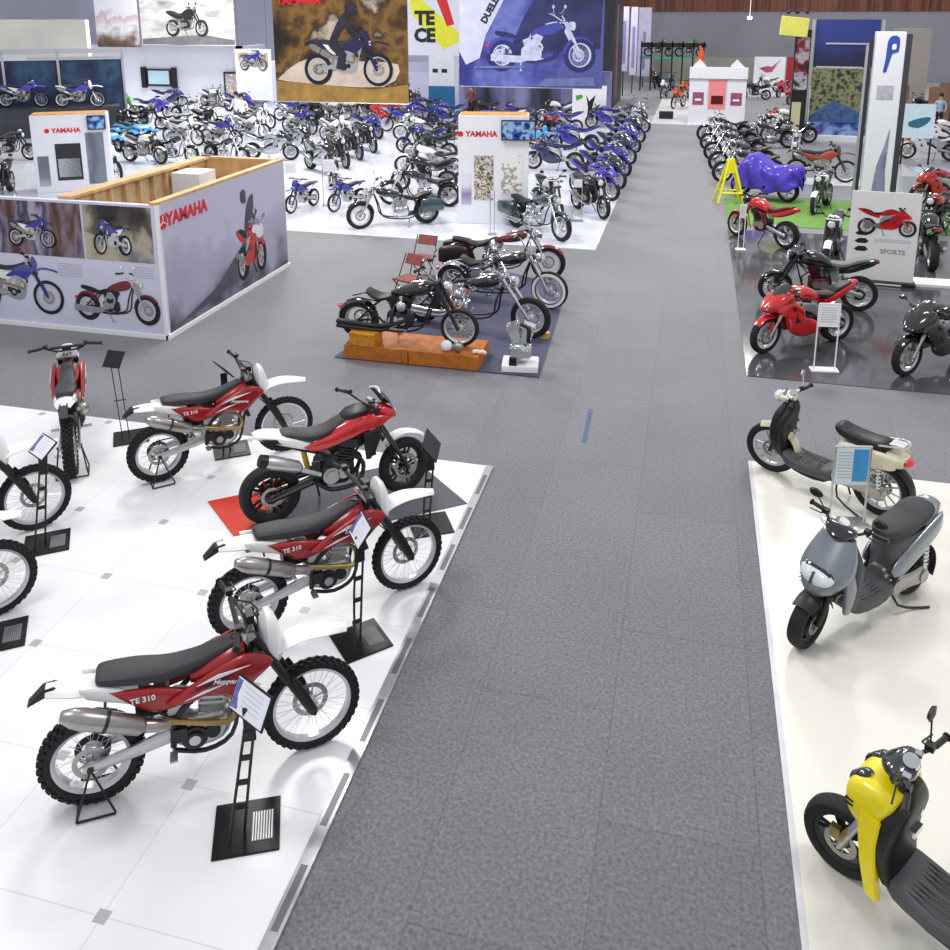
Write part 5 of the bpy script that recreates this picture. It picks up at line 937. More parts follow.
# yellow lettered wall, kiosk, far-left centre
t, s = banner('wall_banner', -15.6, -11.6, 45, 3.1, 6.3, mat('pale_print', 'dfe2ee', .4, var=.05), 'pale banner with black letters and yellow bands right of the brown banner', bar=False)
b = M(); b.plate([(-1.2, 3.2), (-.9, 3.2), (1.9, .9), (.7, .3), (.2, .9), (-1.0, 2.1)], -.014, -.011); b.build('yellow_band', mat('yellow_band', 'e3e63a', .4), s)
b = M(); b.plate([(.2, 3.2), (.8, 3.2), (1.3, 1.6), (.9, 1.5)], -.016, -.013); b.build('red_band', INKR, s)
text('TE', 'lettering', .95, INKB, s, Matrix.Translation((-.3, -.02, 1.6)) @ STAND, .01, .05); text('CE', 'lettering', .95, INKB, s, Matrix.Translation((-.32, -.02, .72)) @ STAND, .01, .05)
b = M(); b.box(-.7, .7, -.45, .45, 0, 3.2); o = b.build('kiosk', mat('kiosk_white', 'dfe3ea', .4), bev=.02); o.location = (-13.0, 45.4, .012); tag(o, 'white kiosk cabinet with blue base between the two big banners', 'kiosk')
b = M(); b.box(-.72, .72, -.47, -.44, .1, 1.5); q = b.build('blue_front', mat('kiosk_blue', '2f6f9e', .3), o); b = M(); [b.box(-.5+.5*k, -.2+.5*k, -.46, -.45, 2.2, 2.4) for k in range(2)]; b.build('printed_marks', INKB, o)
# dark backdrop under blue banner
b = M(); b.box(-11.8, -4.0, 44, 44.2, 0, 2.45); tag(b.build('backdrop_board', picture('violet_dark_backdrop', ['2a2a34', '56557a', '8b8ab6', '23232c'], .7, seed=4, stretch=(1, 1, .2))), 'dark violet backdrop board under the blue banner', 'backdrop')
t, s = banner('poster_board', -5.6, -4.0, 41.6, .02, 1.95, WHT, 'white poster board with dark figure at the right end of the backdrop', bar=False)
b = M(); b.plate([(-.1, .3), (.2, .3), (.15, .9), (.3, 1.5), (0, 1.2), (-.15, 1.5), (-.05, .9)], -.014, -.011); b.build('printed_figure', INKB, s); b = M(); b.plate([(-.6, 1.2), (-.3, 1.35), (-.35, 1.5), (-.65, 1.45)], -.014, -.011); b.build('printed_leaf', GRN, s)
# dark tower and roll banners along the aisle, far
t = thing('display_wall', 'tall black display wall at the far left of the aisle', 'display wall', (-5.0, 50.5, 0))
b = M(); b.box(-1.0, .5, 0, 5.5, 0, 6.2); b.build('wall', picture('black_wall', ['17171c', '23232b', '3a3a48', '141418'], .6, seed=7, stretch=(1, 1, .15)), t); b = M(); b.box(-.9, -.3, -.05, 0, 3.9, 5.9); b.box(.502, .52, 1, 2, .4, 5.8); b.build('pink_panel', mat('dull_pink', '8d6068', .5), t)
for k, (y, xa, xb) in enumerate(((58.5, -4.85, -4.35), (61, -4.4, -3.95), (66, -4.2, -3.3))):
    t, s = banner('roll_banner', xa, xb, y, 1.6-.4*k, 5.7, mat('lilac_roll', 'c9c5e2', .5, var=.15, scale=1), ['lilac roll banner nearest beside the black display wall', 'middle lilac roll banner of the three along the far aisle', 'farthest lilac roll banner along the aisle'][k], deg=0, bar=False)
    b = M(); b.box(-.1, .1, -.016, -.011, .5, 3.2); b.build('printed_stripe', mat('violet_stripe', '8d84b8', .5), s); b = M(); b.cyl(0, .0, -1.6+.4*k, 0, .04); b.build('pole', DST, t)

# ------------------------------------------------------------ white booth with pink squares at the end of the aisle
t = thing('booth', 'white booth with three pink-framed panels at the end of the aisle', 'booth', (1.06, 43.75, .012))
for k in range(3): b = M(); b.box(-1.32+.88*k, -.45+.88*k, 0, .06, 0, 2.2); b.build('front_panel', BOARD, t, bev=.01)
b = M(); b.box(-1.32, -1.26, .06, 2.4, 0, 2.2); b.box(1.26, 1.32, .06, 2.4, 0, 2.2); b.build('side_wall', BOARD, t)
b = M(); b.box(-1.34, 1.34, -.1, .08, 2.2, 2.75); hd = b.build('header', BOARD, t, bev=.01)
b = M(); b.both(lambda sg: b.plate([(sg*.88-.3, 2.75), (sg*.88+.3, 2.75), (sg*.88, 3.05)], -.05, 1.5)); b.build('peaked_roof', BOARD, t)
PK = mat('pink_panel', 'd98a9a', .5); b = M(); b.box(-.42, .4, -.012, 0, .75, 2.15); b.build('pink_panel', mat('salmon_panel', 'ee8f92', .5), t)
for x in (-.88, .88): b = M(); b.box(x-.26, x+.26, -.015, 0, .95, 1.55); q = b.build('picture_square', mat('plum_square', '9a4f73', .5, var=.3, scale=9), t); b = M(); b.box(x-.15, x+.15, -.02, -.015, 1.15, 1.25); b.build('printed_word', WHT, q)
b = M(); b.box(-.28, .28, -.03, -.012, 1.0, 1.4); b.build('screen', mat('dark_red_screen', '5c0f18', .2), t)
carton(-1.35, 46.0, .012, (.7, .5, .35), BLK, 'black box on the left of the far white floor slab')
# winged logo board and red panel
t = thing('logo_board', 'white board with a red wing emblem far behind on the right', 'sign', (5.05, 66, 0)); b = M(); b.box(-1.05, 1.05, 0, .1, 0, 2.3); bd = b.build('board', BOARD, t); 
b = M()
for k in range(5): b.plate([(-.7+.12*k, 1.45-.04*k), (.1, 1.55), (.75-.1*k, 2.1-.15*k), (.55-.1*k, 1.95-.16*k), (0, 1.42-.05*k)], -.02-.002*k, -.005)
b.plate([(-.7, 1.5), (-.2, 1.2), (.2, 1.25), (.3, 1.6), (-.2, 1.65)], -.02, -.005); b.build('wing_emblem', mat('wing_red', 'b9506a', .5), bd)
b = M(); b.box(6.2, 7.3, 66, 66.1, 0, 2.3); tag(b.build('red_panel', mat('deep_red_panel', 'a31c2c', .5)), 'deep red panel beside the wing emblem board', 'panel')
# low wall at the foot of the back wall + shelves
b = M(); b.box(-4, 13, 71, 71.3, 0, 2.0); tag(b.build('low_partition', mat('beige_partition', '9d9a90', .6, var=.15, scale=.5)), 'long low beige partition in front of the grey back wall', 'partition')
t = thing('display_rack', 'dark rack with green shelf at the far left end behind the orange bikes', 'rack', (-1.2, 63, 0)); b = M(); b.box(-2.6, 1.8, 0, 1, 2.2, 2.35); b.build('shelf', mat('green_shelf', '4f9a80', .5), t); b = M(); [b.box(-2.6+.7*k, -2.5+.7*k, 0, .1, 0, 3.4) for k in range(7)]; b.box(-2.6, 1.8, 0, .1, 3.0, 3.3); b.build('upright', BLK, t)
# inflatable-looking orange pole figure above booth
b = M(); b.tube([(0, 0, 0), (.1, 0, .5), (-.05, 0, 1.0)], [.25, .16, .05], 10, 3); o = b.build('orange_flag', ORG); o.location = (.2, 56, 2.35); b = M(); b.cyl(0, 0, -2.34, .05, .04); b.build('pole', DST, o); tag(o, 'orange pointed flag standing behind the white booth', 'flag')

# ------------------------------------------------------------ right side: billboard, pylon, poster, signs
t = thing('billboard', 'tall dark blue billboard with a landscape picture at the upper right', 'billboard', (5.95, 39.3, 0), -4)
b = M(); b.both(lambda sg: b.box(sg*1.32-.06, sg*1.32+.06, -.06, .06, 0, 5.0)); b.build('post', ALU, t)
b = M(); b.box(-1.22, 1.22, 0, .05, 3.05, 5.0); q = b.build('upper_panel', gradpic('navy_panel', ['12141f', '20264e', '2e3a86'], 2, 2.8, 4.8), t); b = M(); b.box(-.8, .9, -.03, 0, 4.0, 4.06); b.box(-1.1, .7, -.03, 0, 3.05, 3.1); b.build('light_bar', LGT, q)
b = M(); b.box(-1.22, 1.22, 0, .05, 1.0, 3.0); b.build('landscape_print', picture('landscape_print', ['18261f', '4a5a40', '9c9463', '3c4f56', '222b22'], 3.5, seed=6, stretch=(1, 1, 1)), t)
b = M(); b.box(-1.22, 1.22, -.005, .05, .25, 1.0); q = b.build('lower_print', picture('deep_blue_print', ['101a4a', '24429a', '8aa4d4', '182a6e'], 1.5, seed=2), t)
b = M(); b.plate([(-1.22, 1.0), (-.3, 1.7), (.4, 1.4), (1.22, .95), (1.22, .8), (-1.22, .8)], -.02, 0, 1); b.build('printed_water', mat('print_water', '3f6090', .4, var=.5, scale=6), t)
b = M(); b.box(-1.22, 1.22, -.3, .3, 0, .25); b.build('base', WHT, t)
t = thing('banner_column', 'slim dark column with red and yellow figure left of the billboard', 'column', (4.15, 38.2, 0)); b = M(); b.box(-.3, .3, 0, .3, 0, 4.6); b.build('column', BLK, t, bev=.02)
b = M(); b.box(-.26, .26, -.015, 0, 2.2, 4.3); b.build('printed_panel', picture('red_panel_print', ['2a1a1e', '8d2430', 'c9c4cc', '1a1a1e'], 2.5, seed=3), t)
b = M(); b.box(-.25, .1, -.015, 0, .3, 1.7); b.build('pale_panel', mat('yellow_white_panel', 'd9d6a8', .5), t)
t = thing('hanging_sign', 'bright yellow sign with lamps on top near the upper right', 'sign', (3.75, 38, 4.3)); b = M(); b.plate([(-.55, .1), (.5, 0), (.55, .75), (-.5, .85)], 0, .3); b.build('sign_box', mat('yellow_sign', 'e9e66a', .4, emit=.1), t, bev=.02)
b = M(); [b.body([(-.35+.35*k, .1, .95, .02, .02), (-.3+.35*k, .1, 1.0, .1, .1), (-.2+.35*k, .1, 1.0, .1, .08)], 10, 2, 1) for k in range(3)]; b.build('lamp', BLK, t); b = M(); b.tube([(0, .1, .9), (0, .1, 6)], .015, 5); b.build('cable', DST, t)
b = M(); b.body([(-.15, 0, 0, .02, .02), (-.1, 0, 0, .18, .1), (.1, 0, 0, .18, .1), (.15, 0, 0, .02, .02)], 14, 2, 2); b.tube([(0, 0, .05), (0, 0, 5)], .01, 4); o = b.build('hanging_lamp', mat('lit_lamp', 'ffffff', .3, emit=2)); o.location = (3.05, 58, 5.0); tag(o, 'small round hanging lamp glowing left of the yellow sign', 'lamp')
# white pylon
t = thing('pylon', 'tall white pylon banner with dark side and blue emblem on the right', 'pylon', (4.85, 24.6, .016), 0)
b = M(); b.box(-.42, .28, 0, .3, 0, 4.75); b.build('column', BOARD, t, bev=.01); b = M(); b.box(.28, .42, -.01, .31, 0, 4.7); b.build('dark_side', mat('pylon_dark', '3a3c40', .5), t)
b = M(); b.box(-.54, -.46, .2, .28, 0, 4.6); b.build('dark_post', mat('pylon_post', '2a2a33', .4), t); b = M(); b.box(-.61, -.55, .2, .26, 0, 4.4); b.build('steel_post', ALU, t)
b = M(); b.plate([(-.2, 3.75), (-.12, 3.75), (-.02, 4.2), (.12, 4.25), (.12, 4.6), (-.05, 4.65), (-.15, 4.5), (-.16, 4.1)], -.012, 0, 2); b.build('emblem', INKU, t); b = M(); b.plate([(-.03, 4.3), (.06, 4.32), (.05, 4.45), (-.04, 4.42)], -.018, -.012, 2); b.build('emblem_eye', WHT, t)
b = M(); b.box(-.3, .1, -.012, 0, 3.05, 3.4); b.build('grey_print', mat('grey_patch', 'b5b6c2', .5, var=.2, scale=9), t)
b = M(); b.plate([(-.2, .3), (.15, .3), (.1, 1.2), (.12, 2.3), (.02, 1.8), (-.12, 1.3)], -.012, 0, 2); b.build('flame_print', mat('mauve_print', '8f86ad', .5, var=.3, scale=5), t)
# poster stand
t = thing('poster_board', 'white freestanding poster board of a red sport bike', 'poster', (3.72, 18.02, .01), -5); b = M(); b.box(-.62, .62, 0, .03, .06, 1.84); s = b.build('printed_sheet', WHT, t, bev=.004)
b = M(); b.box(-.66, .66, -.15, .2, 0, .07); b.build('base', DST, t, bev=.01); b = M(); b.box(-.4, .4, -.152, -.15, .02, .05); b.build('base_label', WHT, t)
bk = sport_bike(BRED, BRED); printed(bk, 'printed_motorcycle', s, .05, .98, .52, 1, y=-.01, persp=-.2); delete_tree(bk)
text('SPORTS', 'lettering', .13, mat('grey_green_ink', '9aa39a', .5), s, Matrix.Translation((.2, -.004, .62)) @ STAND, .004, .003)
b = M(); [b.plate([(-.5, 1.0-.16*k), (-.42, 1.06-.16*k), (-.3, 1.06-.16*k), (-.24, 1.0-.16*k), (-.3, .96-.16*k), (-.45, .96-.16*k)], -.004, 0) for k in range(3)]; b.build('printed_silhouettes', INKB, s)
b = M(); [b.box(-.15, .5, -.003, 0, .9-.025*k, .906-.025*k) for k in range(3)]; b.build('printed_lines', INKG, s)
slab('plinth', 4.4, 6.6, 18.0, 18.5, .06, WHT, 'low white plinth strip right of the sports poster', 'plinth')
# right edge: platform, poster, seats
slab('display_floor', 7.4, 16, 26.6, 33, .03, mat('pale_blue_floor', 'b9cfe2', .15, var=.25, scale=.8), 'pale blue glossy floor at the right picture edge', 'floor')
t, s = banner('poster_board', 7.2, 8.2, 33.6, .95, 2.15, mat('pale_cyan_print', 'd9ecf2', .4), 'small poster of a teal bike at the right edge behind the pylon', bar=False); b = M(); b.plate([(-.3, .4), (0, .35), (.3, .55), (.35, .75), (0, .7), (-.35, .55)], -.014, -.011, 2); b.build('printed_bike_shape', mat('teal_ink', '2f6f86', .5), s); b = M(); b.both(lambda sg: b.box(sg*.45-.03, sg*.45+.03, 0, .04, -.94, 0)); b.build('leg', DST, t)
for k, (x, y) in enumerate(((9.6, 46.4), (11.2, 45.0), (12.4, 48))):
    t = thing('armchair', ['brown armchair behind the small teal poster', 'brown armchair at the right edge nearest the seated person', 'brown armchair farther back beside the white panel'][k], 'armchair', (x, y, .01), -100+20*k); BR = mat('brown_leather', '9a755c', .6)
    b = M(); b.box(-.4, .4, -.45, .45, .0, .85); b.build('seat', BR, t, bev=.05); b = M(); b.box(-.5, -.35, -.45, .45, .12, 1.9); b.build('backrest', BR, t, bev=.06); b = M(); b.both(lambda sg: b.box(-.4, .4, sg*.42-.08, sg*.42+.08, .12, 1.15)); b.build('armrest', BR, t, bev=.04)
b = M(); b.box(9.8, 11.6, 50, 50.2, 0, 4.5); tag(b.build('screen_wall', mat('taupe_panel', 'b5aca8', .5)), 'tall pale taupe panel at the upper right behind the seated person', 'panel')
b = M(); b.box(8.4, 9.2, 49.5, 49.7, 0, 3.9); tag(b.build('screen_wall', mat('white_upright_panel', 'dfdfe6', .5)), 'narrow white upright panel just right of the pylon', 'panel')
b = M(); b.box(10.3, 11.2, 39.8, 40.2, 0, 3.4); tag(b.build('dark_column', mat('near_black', '201f24', .5), bev=.03), 'near black upright cabinet at the right picture edge', 'cabinet')

# ------------------------------------------------------------ people in the distance
SH = mat('white_shirt', 'e9eaf2', .7); DK = mat('dark_trousers', '22232c', .7)
person(-19.6, 35.6, -60, 'person in white shirt and dark trousers by the blue dirt bike behind the timber box', SH, DK, HAIR)
person(-20.3, 36.4, -100, 'person in white top standing just left of the other white-shirted person', SH, mat('grey_trousers', '5b5c66', .7), HAIR)
person(10.7, 43.2, -110, 'person with dark curly hair and pale blue shirt at the upper right by the armchairs', mat('pale_blue_shirt', 'a9bede', .7), DK, HAIR, z=.012)
person(7.9, 42.0, -110, 'figure in black with yellow trousers standing between billboard and pylon', mat('black_jacket', '19191d', .6), mat('yellow_trousers', 'd8cc5a', .6), HAIR, z=0)
person(-10.9, 43.0, -100, 'person in dark red top left of the blue banner', mat('dark_red_top', '7d3a3a', .7), DK, HAIR)
person(-14.3, 43.2, -90, 'person in dark jacket at the counter right of the brown banner', mat('dark_jacket', '2c2c38', .7), DK, HAIR)
slab('stage_block', 5.9, 9.6, 34.9, 37.2, .9, mat('stage_white', 'c9cacf', .5), 'pale raised stage block between the billboard and the right edge', 'stage') if False else None

# ------------------------------------------------------------ the crowd of bikes
GN = dict(row='bikes at the aisle corner of the glossy floor', blue='row of sport bikes along the aisle edge', blue2='bikes behind the aisle-edge row', mid='column of bikes left of the tall tower', lft='dark row of bikes in mid floor', kids='small dirt bikes on the white floor', lb='bikes behind the timber box', quad='light blue quad bikes', far='far row of bikes below the banners', cr='row of cruisers on the right of the aisle', cr2='bikes behind the right aisle row', rt='road bikes around the sports poster', hn='bikes by the winged logo board', ed='bikes at the right picture edge', **{'or': 'bikes on the far white slab'})
D = dict(stripe=False, letters=None, code=None, spk=16, knob=22)
MAKE = dict(nak_w=lambda: naked_bike(WHT, WHT, eng=STL), nak_b=lambda: naked_bike(GLO, GLO), nak_n=lambda: naked_bike(BLUE, BLUE), nak_r=lambda: naked_bike(BRED, BRED), nak_g=lambda: naked_bike(GRN, BLK),
    nak_k=lambda: naked_bike(ORG, GLO), spo_k=lambda: sport_bike(BLUE, GLO, seat=BLK, rim=None), spo_d=lambda: sport_bike(NAVY, NAVY),
    spo_v=lambda: sport_bike(PURP, PURP), spo_n=lambda: sport_bike(BLUE, BLUE, rim=BLUE), spo_s=lambda: sport_bike(SILV, GLO), spo_w=lambda: sport_bike(WHT, BRED), spo_r=lambda: sport_bike(BRED, BRED),
    drt_l=lambda: dirt_bike(0, body=LBLU, plast=LBLU, **D), drt_w=lambda: dirt_bike(0, body=WHT, side=LGT, **D), drt_n=lambda: dirt_bike(0, body=BLUE, plast=BLUE, side=WHT, **D), drt_g=lambda: dirt_bike(0, body=GRN, plast=GRN, **D), ktm=lambda: dirt_bike(0, body=ORG, plast=ORG, **D),
    cru_w=lambda: cruiser(WHT, PURP), cru_b=lambda: cruiser(GLO), cru_k=lambda: cruiser(GLO, SILV, wb=1.7), cru_s=lambda: cruiser(SILV, SILV), qua_l=lambda: quad_bike(LBLU))
CAT = dict(nak='motorcycle', spo='motorcycle', cru='motorcycle', drt='dirt bike', ktm='dirt bike', qua='quad bike')
NAVY = mat('navy_paint', '1c2058', .25, coat=.8); PRO = {}
TAB = [
('nak_w', -3.94, 23.02, -60, 1, 'row', 'white and chrome roadster between the teal cruiser and the white display tower'),
('nak_b', -2.94, 23.49, -55, 1, 'row', 'black roadster with pale spoked front wheel nearest the aisle corner of the white floor'),
('spo_v', -3.23, 25.65, -40, 1, 'row', 'violet sport bike just behind the black spoked-wheel roadster by the aisle'),
('spo_k', -3.18, 27.40, -40, 1, 'blue', 'black and blue sport bike second in the row along the aisle edge'),
('spo_n', -3.18, 29.58, -40, 1, 'blue', 'dark blue sport bike third in the row along the aisle edge'),
('spo_d', -3.15, 32.13, -42, 1, 'blue', 'deep navy sport bike in the middle of the row along the aisle edge'),
('spo_n', -3.16, 34.83, -42, 1, 'blue', 'dark blue sport bike third from the far end of the aisle-edge row'),
('spo_k', -3.15, 37.71, -42, 1, 'blue', 'black and blue sport bike second from the far end of the aisle-edge row'),
('spo_s', -3.13, 41.08, -42, 1, 'blue', 'silver and black bike at the far end of the aisle-edge row'),
('spo_d', -3.82, 29.44, 180, 1, 'blue2', 'navy sport bike facing left behind the aisle-edge row, the nearer one'),
('spo_n', -3.81, 34.15, 180, 1, 'blue2', 'blue sport bike facing left behind the aisle-edge row, the farther one'),
('drt_l', -6.34, 32.67, -30, 1, 'row', 'light blue dirt bike behind the white display tower with screen'),
('nak_r', -5.75, 37.69, -110, 1, 'row', 'small red roadster in front of the dark backdrop below the blue banner'),
('nak_w', -5.93, 43.42, 200, 1, 'row', 'chrome roadster on the floor under the right end of the blue banner'),
('nak_b', -9.56, 42.70, 180, 1, 'row', 'black and white roadster under the left end of the blue banner'),
('cru_w', -10.30, 35.18, 185, 1, 'mid', 'long white and violet cruiser facing left behind the black roadsters'),
('nak_b', -8.58, 30.57, 190, 1, 'mid', 'black roadster facing left with pale gold front fork, top of the column beside the tower'),
('nak_n', -9.36, 32.10, 190, 1, 'mid', 'dark blue roadster in the column left of the white display tower'),
('cru_b', -6.42, 22.85, 185, 1, 'mid', 'low black cruiser in the column directly behind the saddlebag cruiser'),
('nak_b', -7.07, 24.97, 190, 1, 'mid', 'black roadster tucked against the back of the saddlebag cruiser'),
('spo_s', -12.68, 27.56, -35, 1, 'lft', 'silver and black touring bike angled towards the camera beside the panelled box'),
('nak_b', -12.73, 30.70, -45, 1, 'lft', 'black roadster right of the silver touring bike'),
('nak_b', -12.84, 32.44, -45, 1, 'lft', 'black roadster at the right end of the dark row in mid-floor'),
('drt_w', -14.97, 34.07, -30, 1, 'lft', 'white dirt bike standing behind the dark mid-floor row'),
('spo_n', -14.21, 35.81, -30, 1, 'lft', 'blue and white sport bike behind the right end of the dark mid-floor row'),
('drt_n', -10.10, 22.03, -100, 0.72, 'kids', 'small blue dirt bike facing the camera beside the box corner'),
('drt_w', -10.76, 24.78, -60, 0.72, 'kids', 'small white dirt bike in the middle of the open white floor'),
('drt_n', -8.87, 22.42, -110, 0.72, 'kids', 'tiny blue dirt bike alone in front of the white sign stand'),
('drt_n', -19.20, 31.94, -12, 1, 'lb', 'blue dirt bike with spoked wheels facing right behind the timber box'),
('drt_w', -20.86, 31.79, -10, 1, 'lb', 'white framed dirt bike left of the blue dirt bike behind the box'),
('cru_b', -18.74, 27.82, -15, 1, 'lb', 'black scooter-like cruiser with low seat behind the timber studs'),
('cru_b', -25.52, 39.69, -10, 1, 'lb', 'black touring bike in front of the white back wall'),
('spo_v', -27.65, 39.77, 10, 1, 'lb', 'violet sport bike on the left of the black touring bike'),
('drt_g', -29.04, 38.97, 10, 1, 'lb', 'small green dirt bike by the back wall under the framed screen'),
('qua_l', -22.79, 29.42, -20, 1, 'quad', 'light blue quad bike nearer the short display tower'),
('qua_l', -23.04, 31.88, -20, 1, 'quad', 'light blue quad bike farther to the right in the back corner'),
('drt_w', -18.82, 24.48, -30, 1, 'lb', 'white and pink dirt bike just behind the box wall'),
('drt_w', -28.55, 35.69, -20, 1, 'lb', 'white dirt bike directly behind the short tower with screen'),
('drt_w', -20.43, 37.71, -20, 1, 'lb', 'white dirt bike left of the brown hanging banner'),
('spo_s', -15.60, 28.93, 10, 1, 'lb', 'silver grey sport bike behind the right end of the timber box'),
('nak_b', -24.85, 26.63, 10, 1, 'lb', 'dark roadster at the left picture edge behind the tower'),
('nak_b', -19.82, 21.77, -60, 1, 'lb', 'dark red and black roadster at the left picture edge beside the tower'),
('drt_n', -20.04, 40.14, -10, 1, 'far', 'blue and white dirt bike first from the left below the brown banner'),
('nak_b', -19.24, 40.64, 0, 1, 'far', 'black roadster second from the left below the brown banner'),
('drt_w', -18.46, 41.22, 5, 1, 'far', 'white dirt bike third from the left below the brown banner'),
('drt_w', -17.74, 41.97, -5, 1, 'far', 'white dirt bike in the middle below the brown banner'),
('nak_b', -16.99, 42.55, 0, 1, 'far', 'black roadster fifth from the left below the brown banner'),
('spo_r', -13.94, 40.75, 180, 1, 'far', 'red and blue sport bike on the right below the brown banner'),
('drt_n', -14.68, 42.22, 0, 1, 'far', 'blue dirt bike below the right edge of the brown banner'),
('spo_n', -11.93, 39.62, 180, 1, 'far', 'dark blue sport bike right of the brown banner'),
('spo_n', -10.97, 40.94, 170, 1, 'far', 'blue sport bike between the two hanging banners'),
('spo_k', -8.84, 37.40, 175, 1, 'far', 'blue sport bike left of the blue banner'),
('spo_n', -12.66, 46.17, 175, 1, 'far', 'small dark blue sport bike in the far row between the banners'),
('nak_b', -15.67, 45.83, 0, 1, 'far', 'black roadster in the far row beside the white kiosk'),
('drt_n', -7.34, 40.24, 170, 1, 'far', 'blue and white dirt bike under the middle of the blue banner'),
('cru_k', 2.09, 38.49, 200, 1, 'cr', 'chrome and black cruiser at the far end of the right aisle row'),
('cru_k', 2.22, 35.92, 200, 1, 'cr', 'chrome and black cruiser second from the far end of the right aisle row'),
('cru_k', 2.35, 33.44, 200, 1, 'cr', 'chrome and black cruiser in the middle of the right aisle row'),
('cru_k', 2.49, 31.08, 200, 1, 'cr', 'chrome and black cruiser second nearest in the right aisle row'),
('cru_k', 2.59, 29.02, 200, 1, 'cr', 'chrome and black cruiser nearest the yellow frame in the right aisle row'),
('cru_b', 3.71, 36.69, 190, 1, 'cr2', 'black cruiser behind the chrome row, the nearer one'),
('cru_b', 4.25, 39.83, 190, 1, 'cr2', 'black cruiser behind the chrome row, the farther one'),
('spo_w', 4.74, 41.77, 170, 1, 'cr2', 'white and red sport bike left of the dark billboard'),
('cru_s', 3.93, 35.00, -100, 1, 'cr2', 'silver tailed cruiser in front of the left post of the billboard'),
('nak_w', 3.23, 20.17, -105, 1, 'rt', 'white and black roadster facing the camera left of the white sports poster'),
('nak_w', 3.74, 25.59, -110, 1, 'rt', 'white roadster facing the camera on the green strip'),
('nak_b', 4.97, 19.27, 85, 1, 'rt', 'black roadster mostly hidden behind the white sports poster'),
('nak_r', 6.11, 23.12, -120, 1, 'rt', 'red roadster standing behind the sports poster on the green strip'),
('spo_r', 7.40, 26.76, -150, 1, 'rt', 'red and black sport bike right of the tall white pylon'),
('nak_w', 5.47, 64.03, 190, 1, 'hn', 'white roadster under the winged logo board'),
('spo_r', 5.93, 60.84, -120, 1, 'hn', 'red sport bike nearest beside the far white booth'),
('spo_r', 6.15, 56.18, -120, 1, 'hn', 'red sport bike in front of the dark red banner column'),
('ktm', -0.62, 52.21, -110, 1, 'or', 'orange dirt bike nearest on the far white plinth'),
('ktm', -0.31, 57.26, -110, 1, 'or', 'orange dirt bike second on the far white plinth'),
('drt_w', -1.76, 58.36, -100, 1, 'or', 'white dirt bike left of the orange dirt bikes'),
('drt_l', -1.51, 64.74, -100, 1, 'or', 'blue and white dirt bike behind the orange dirt bikes'),
('nak_b', -2.55, 66.25, -100, 1, 'or', 'black roadster at the left end of the far group'),
('ktm', 0.03, 72.94, -100, 1, 'or', 'orange dirt bike highest behind the far white booth'),
('nak_g', -2.52, 74.57, -60, 1, 'or', 'black and green roadster at the back of the far group'),
('nak_b', 11.97, 49.78, -150, 1, 'ed', 'dark roadster at the right edge behind the pylon'),
('spo_w', 9.14, 34.74, 170, 1, 'ed', 'white and pale blue sport bike at the right edge beside the pylon'),
('drt_w', -19.01, 34.15, -15, 1, 'lb', 'white dirt bike between the white-shirted people and the brown banner'),
('cru_b', -16.69, 27.95, -20, 1, 'lb', 'black cruiser just above the far corner of the timber box'),
('nak_w', -19.68, 27.47, -10, 1, 'lb', 'white roadster low behind the timber studs beside the light blue quad'),
('nak_b', -25.58, 33.80, 15, 1, 'lb', 'black roadster between the light blue quad bikes and the wall'),
('drt_w', -26.63, 35.04, -20, 1, 'lb', 'white dirt bike just right of the short tower screen'),
('nak_b', -22.22, 36.07, -15, 1, 'lb', 'black roadster behind the blue dirt bike and right of the white framed one'),
('spo_d', -29.99, 44.84, 15, 1, 'lb', 'navy sport bike at the foot of the white wall below the screen'),
('nak_w', -27.57, 45.81, -15, 1, 'lb', 'white roadster at the foot of the white wall below the framed rack picture'),
('spo_n', -24.81, 43.68, -10, 1, 'lb', 'blue sport bike under the pale upright banner'),
('nak_b', -25.18, 35.28, 20, 1, 'lb', 'dark roadster in front of the violet sport bike'),
('drt_n', -17.69, 36.20, -20, 1, 'far', 'blue dirt bike in the second row below the left half of the brown banner'),
('nak_b', -17.17, 37.02, -20, 1, 'far', 'black roadster in the second row below the left half of the brown banner'),
('spo_s', -15.32, 31.49, -35, 1, 'lft', 'silver sport bike just above the box corner sign'),
('nak_b', -12.54, 28.92, -45, 1, 'lft', 'black roadster between the silver touring bike and the dark pair'),
('drt_n', -12.07, 37.70, 180, 1, 'far', 'blue dirt bike in the second row below the right corner of the brown banner'),
('spo_d', -12.90, 43.62, 175, 1, 'far', 'navy sport bike beside the kiosk base'),
('nak_b', -16.78, 45.04, 0, 1, 'far', 'black roadster directly below the right corner of the brown banner'),
('nak_w', -18.22, 46.27, 0, 1, 'far', 'white roadster peeping below the brown banner near its right end'),
('drt_n', -19.72, 45.36, 0, 1, 'far', 'blue dirt bike peeping below the middle of the brown banner'),
('nak_b', -20.46, 44.64, 0, 1, 'far', 'black roadster peeping below the brown banner left of its middle'),
('drt_w', -21.43, 43.89, 0, 1, 'far', 'white dirt bike peeping below the brown banner near its left end'),
('nak_b', -8.74, 33.88, 190, 1, 'mid', 'black roadster beside the top left corner of the tall tower'),
('cru_w', -7.53, 27.38, 185, 1, 'mid', 'white cruiser in the column directly left of the tall tower'),
('drt_n', -7.76, 38.65, 170, 1, 'far', 'blue dirt bike above the tall tower under the blue banner'),
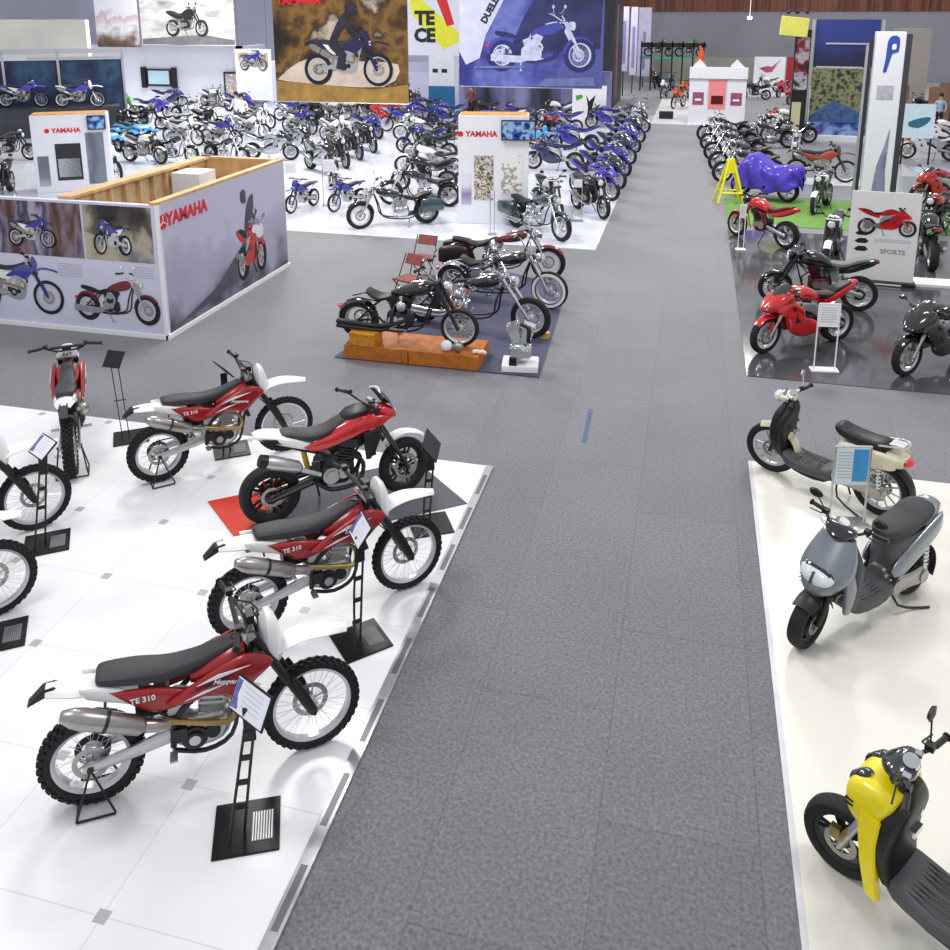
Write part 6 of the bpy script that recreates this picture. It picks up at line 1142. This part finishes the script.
('nak_b', -8.36, 44.69, 170, 1, 'far', 'black roadster under the middle right of the blue banner'),
('spo_v', -5.06, 39.00, 200, 1, 'row', 'violet sport bike in front of the white poster board'),
('spo_k', -3.28, 41.64, 200, 1, 'blue2', 'black and blue sport bike under the white poster board'),
('cru_s', -3.16, 44.85, -60, 1, 'row', 'silver touring bike at the very far corner of the glossy floor'),
('nak_b', -33.13, 36.62, 10, 1, 'lb', 'black roadster above the short tower at the left edge'),
('cru_b', 4.69, 38.38, 190, 1, 'cr2', 'black cruiser just left of the silver tailed one'),
('nak_b', 0.98, 59.81, -80, 1, 'hn', 'black roadster beside the right wall of the far booth'),
('nak_b', 4.32, 57.74, 190, 1, 'hn', 'black roadster left of the white roadster below the wing board'),
('spo_r', 7.41, 65.10, -120, 1, 'hn', 'red sport bike farthest back by the dark red banner column'),
('nak_k', -3.45, 72.11, -80, 1, 'or', 'black and orange roadster at the far left end of the aisle'),
('nak_b', -2.79, 79.48, -80, 1, 'or', 'black roadster behind the orange dirt bikes in front of the rack'),
('ktm', -1.06, 77.38, -80, 1, 'or', 'orange dirt bike in front of the rack behind the others'),
('spo_w', 10.64, 39.03, 170, 1, 'ed', 'white and pale blue sport bike farther back at the right edge'),
]
for (ty, x, y, dg, sc, g, lab) in TAB:
    if ty in PRO: o = copy_tree(PRO[ty])
    else: o = PRO[ty] = MAKE[ty]()
    place(o, lab, x, y, dg, GN[g], cat=CAT[ty[:3]]); o.scale = (sc, sc, sc)
o = place(cruiser(GLO, bags=TEAL, wb=1.72, st=0), 'black cruiser with dark saddlebags on the open white floor', -6.45, 20.8, -145, None, cat='motorcycle')
o = place(cruiser(TEAL, bags=TEAL, wb=1.75, st=0), 'dark teal cruiser with saddlebags near the aisle corner of the white floor', -4.15, 20.98, -42, None, cat='motorcycle')
for x, m_, l in ((-3.3, BLK, 'black bike raised on the left of the far rack shelf'), (-1.2, GRN, 'green bike raised on the right of the far rack shelf')):
    place(naked_bike(m_, m_), l, x, 63.5, 5, None, 2.35, 'motorcycle')
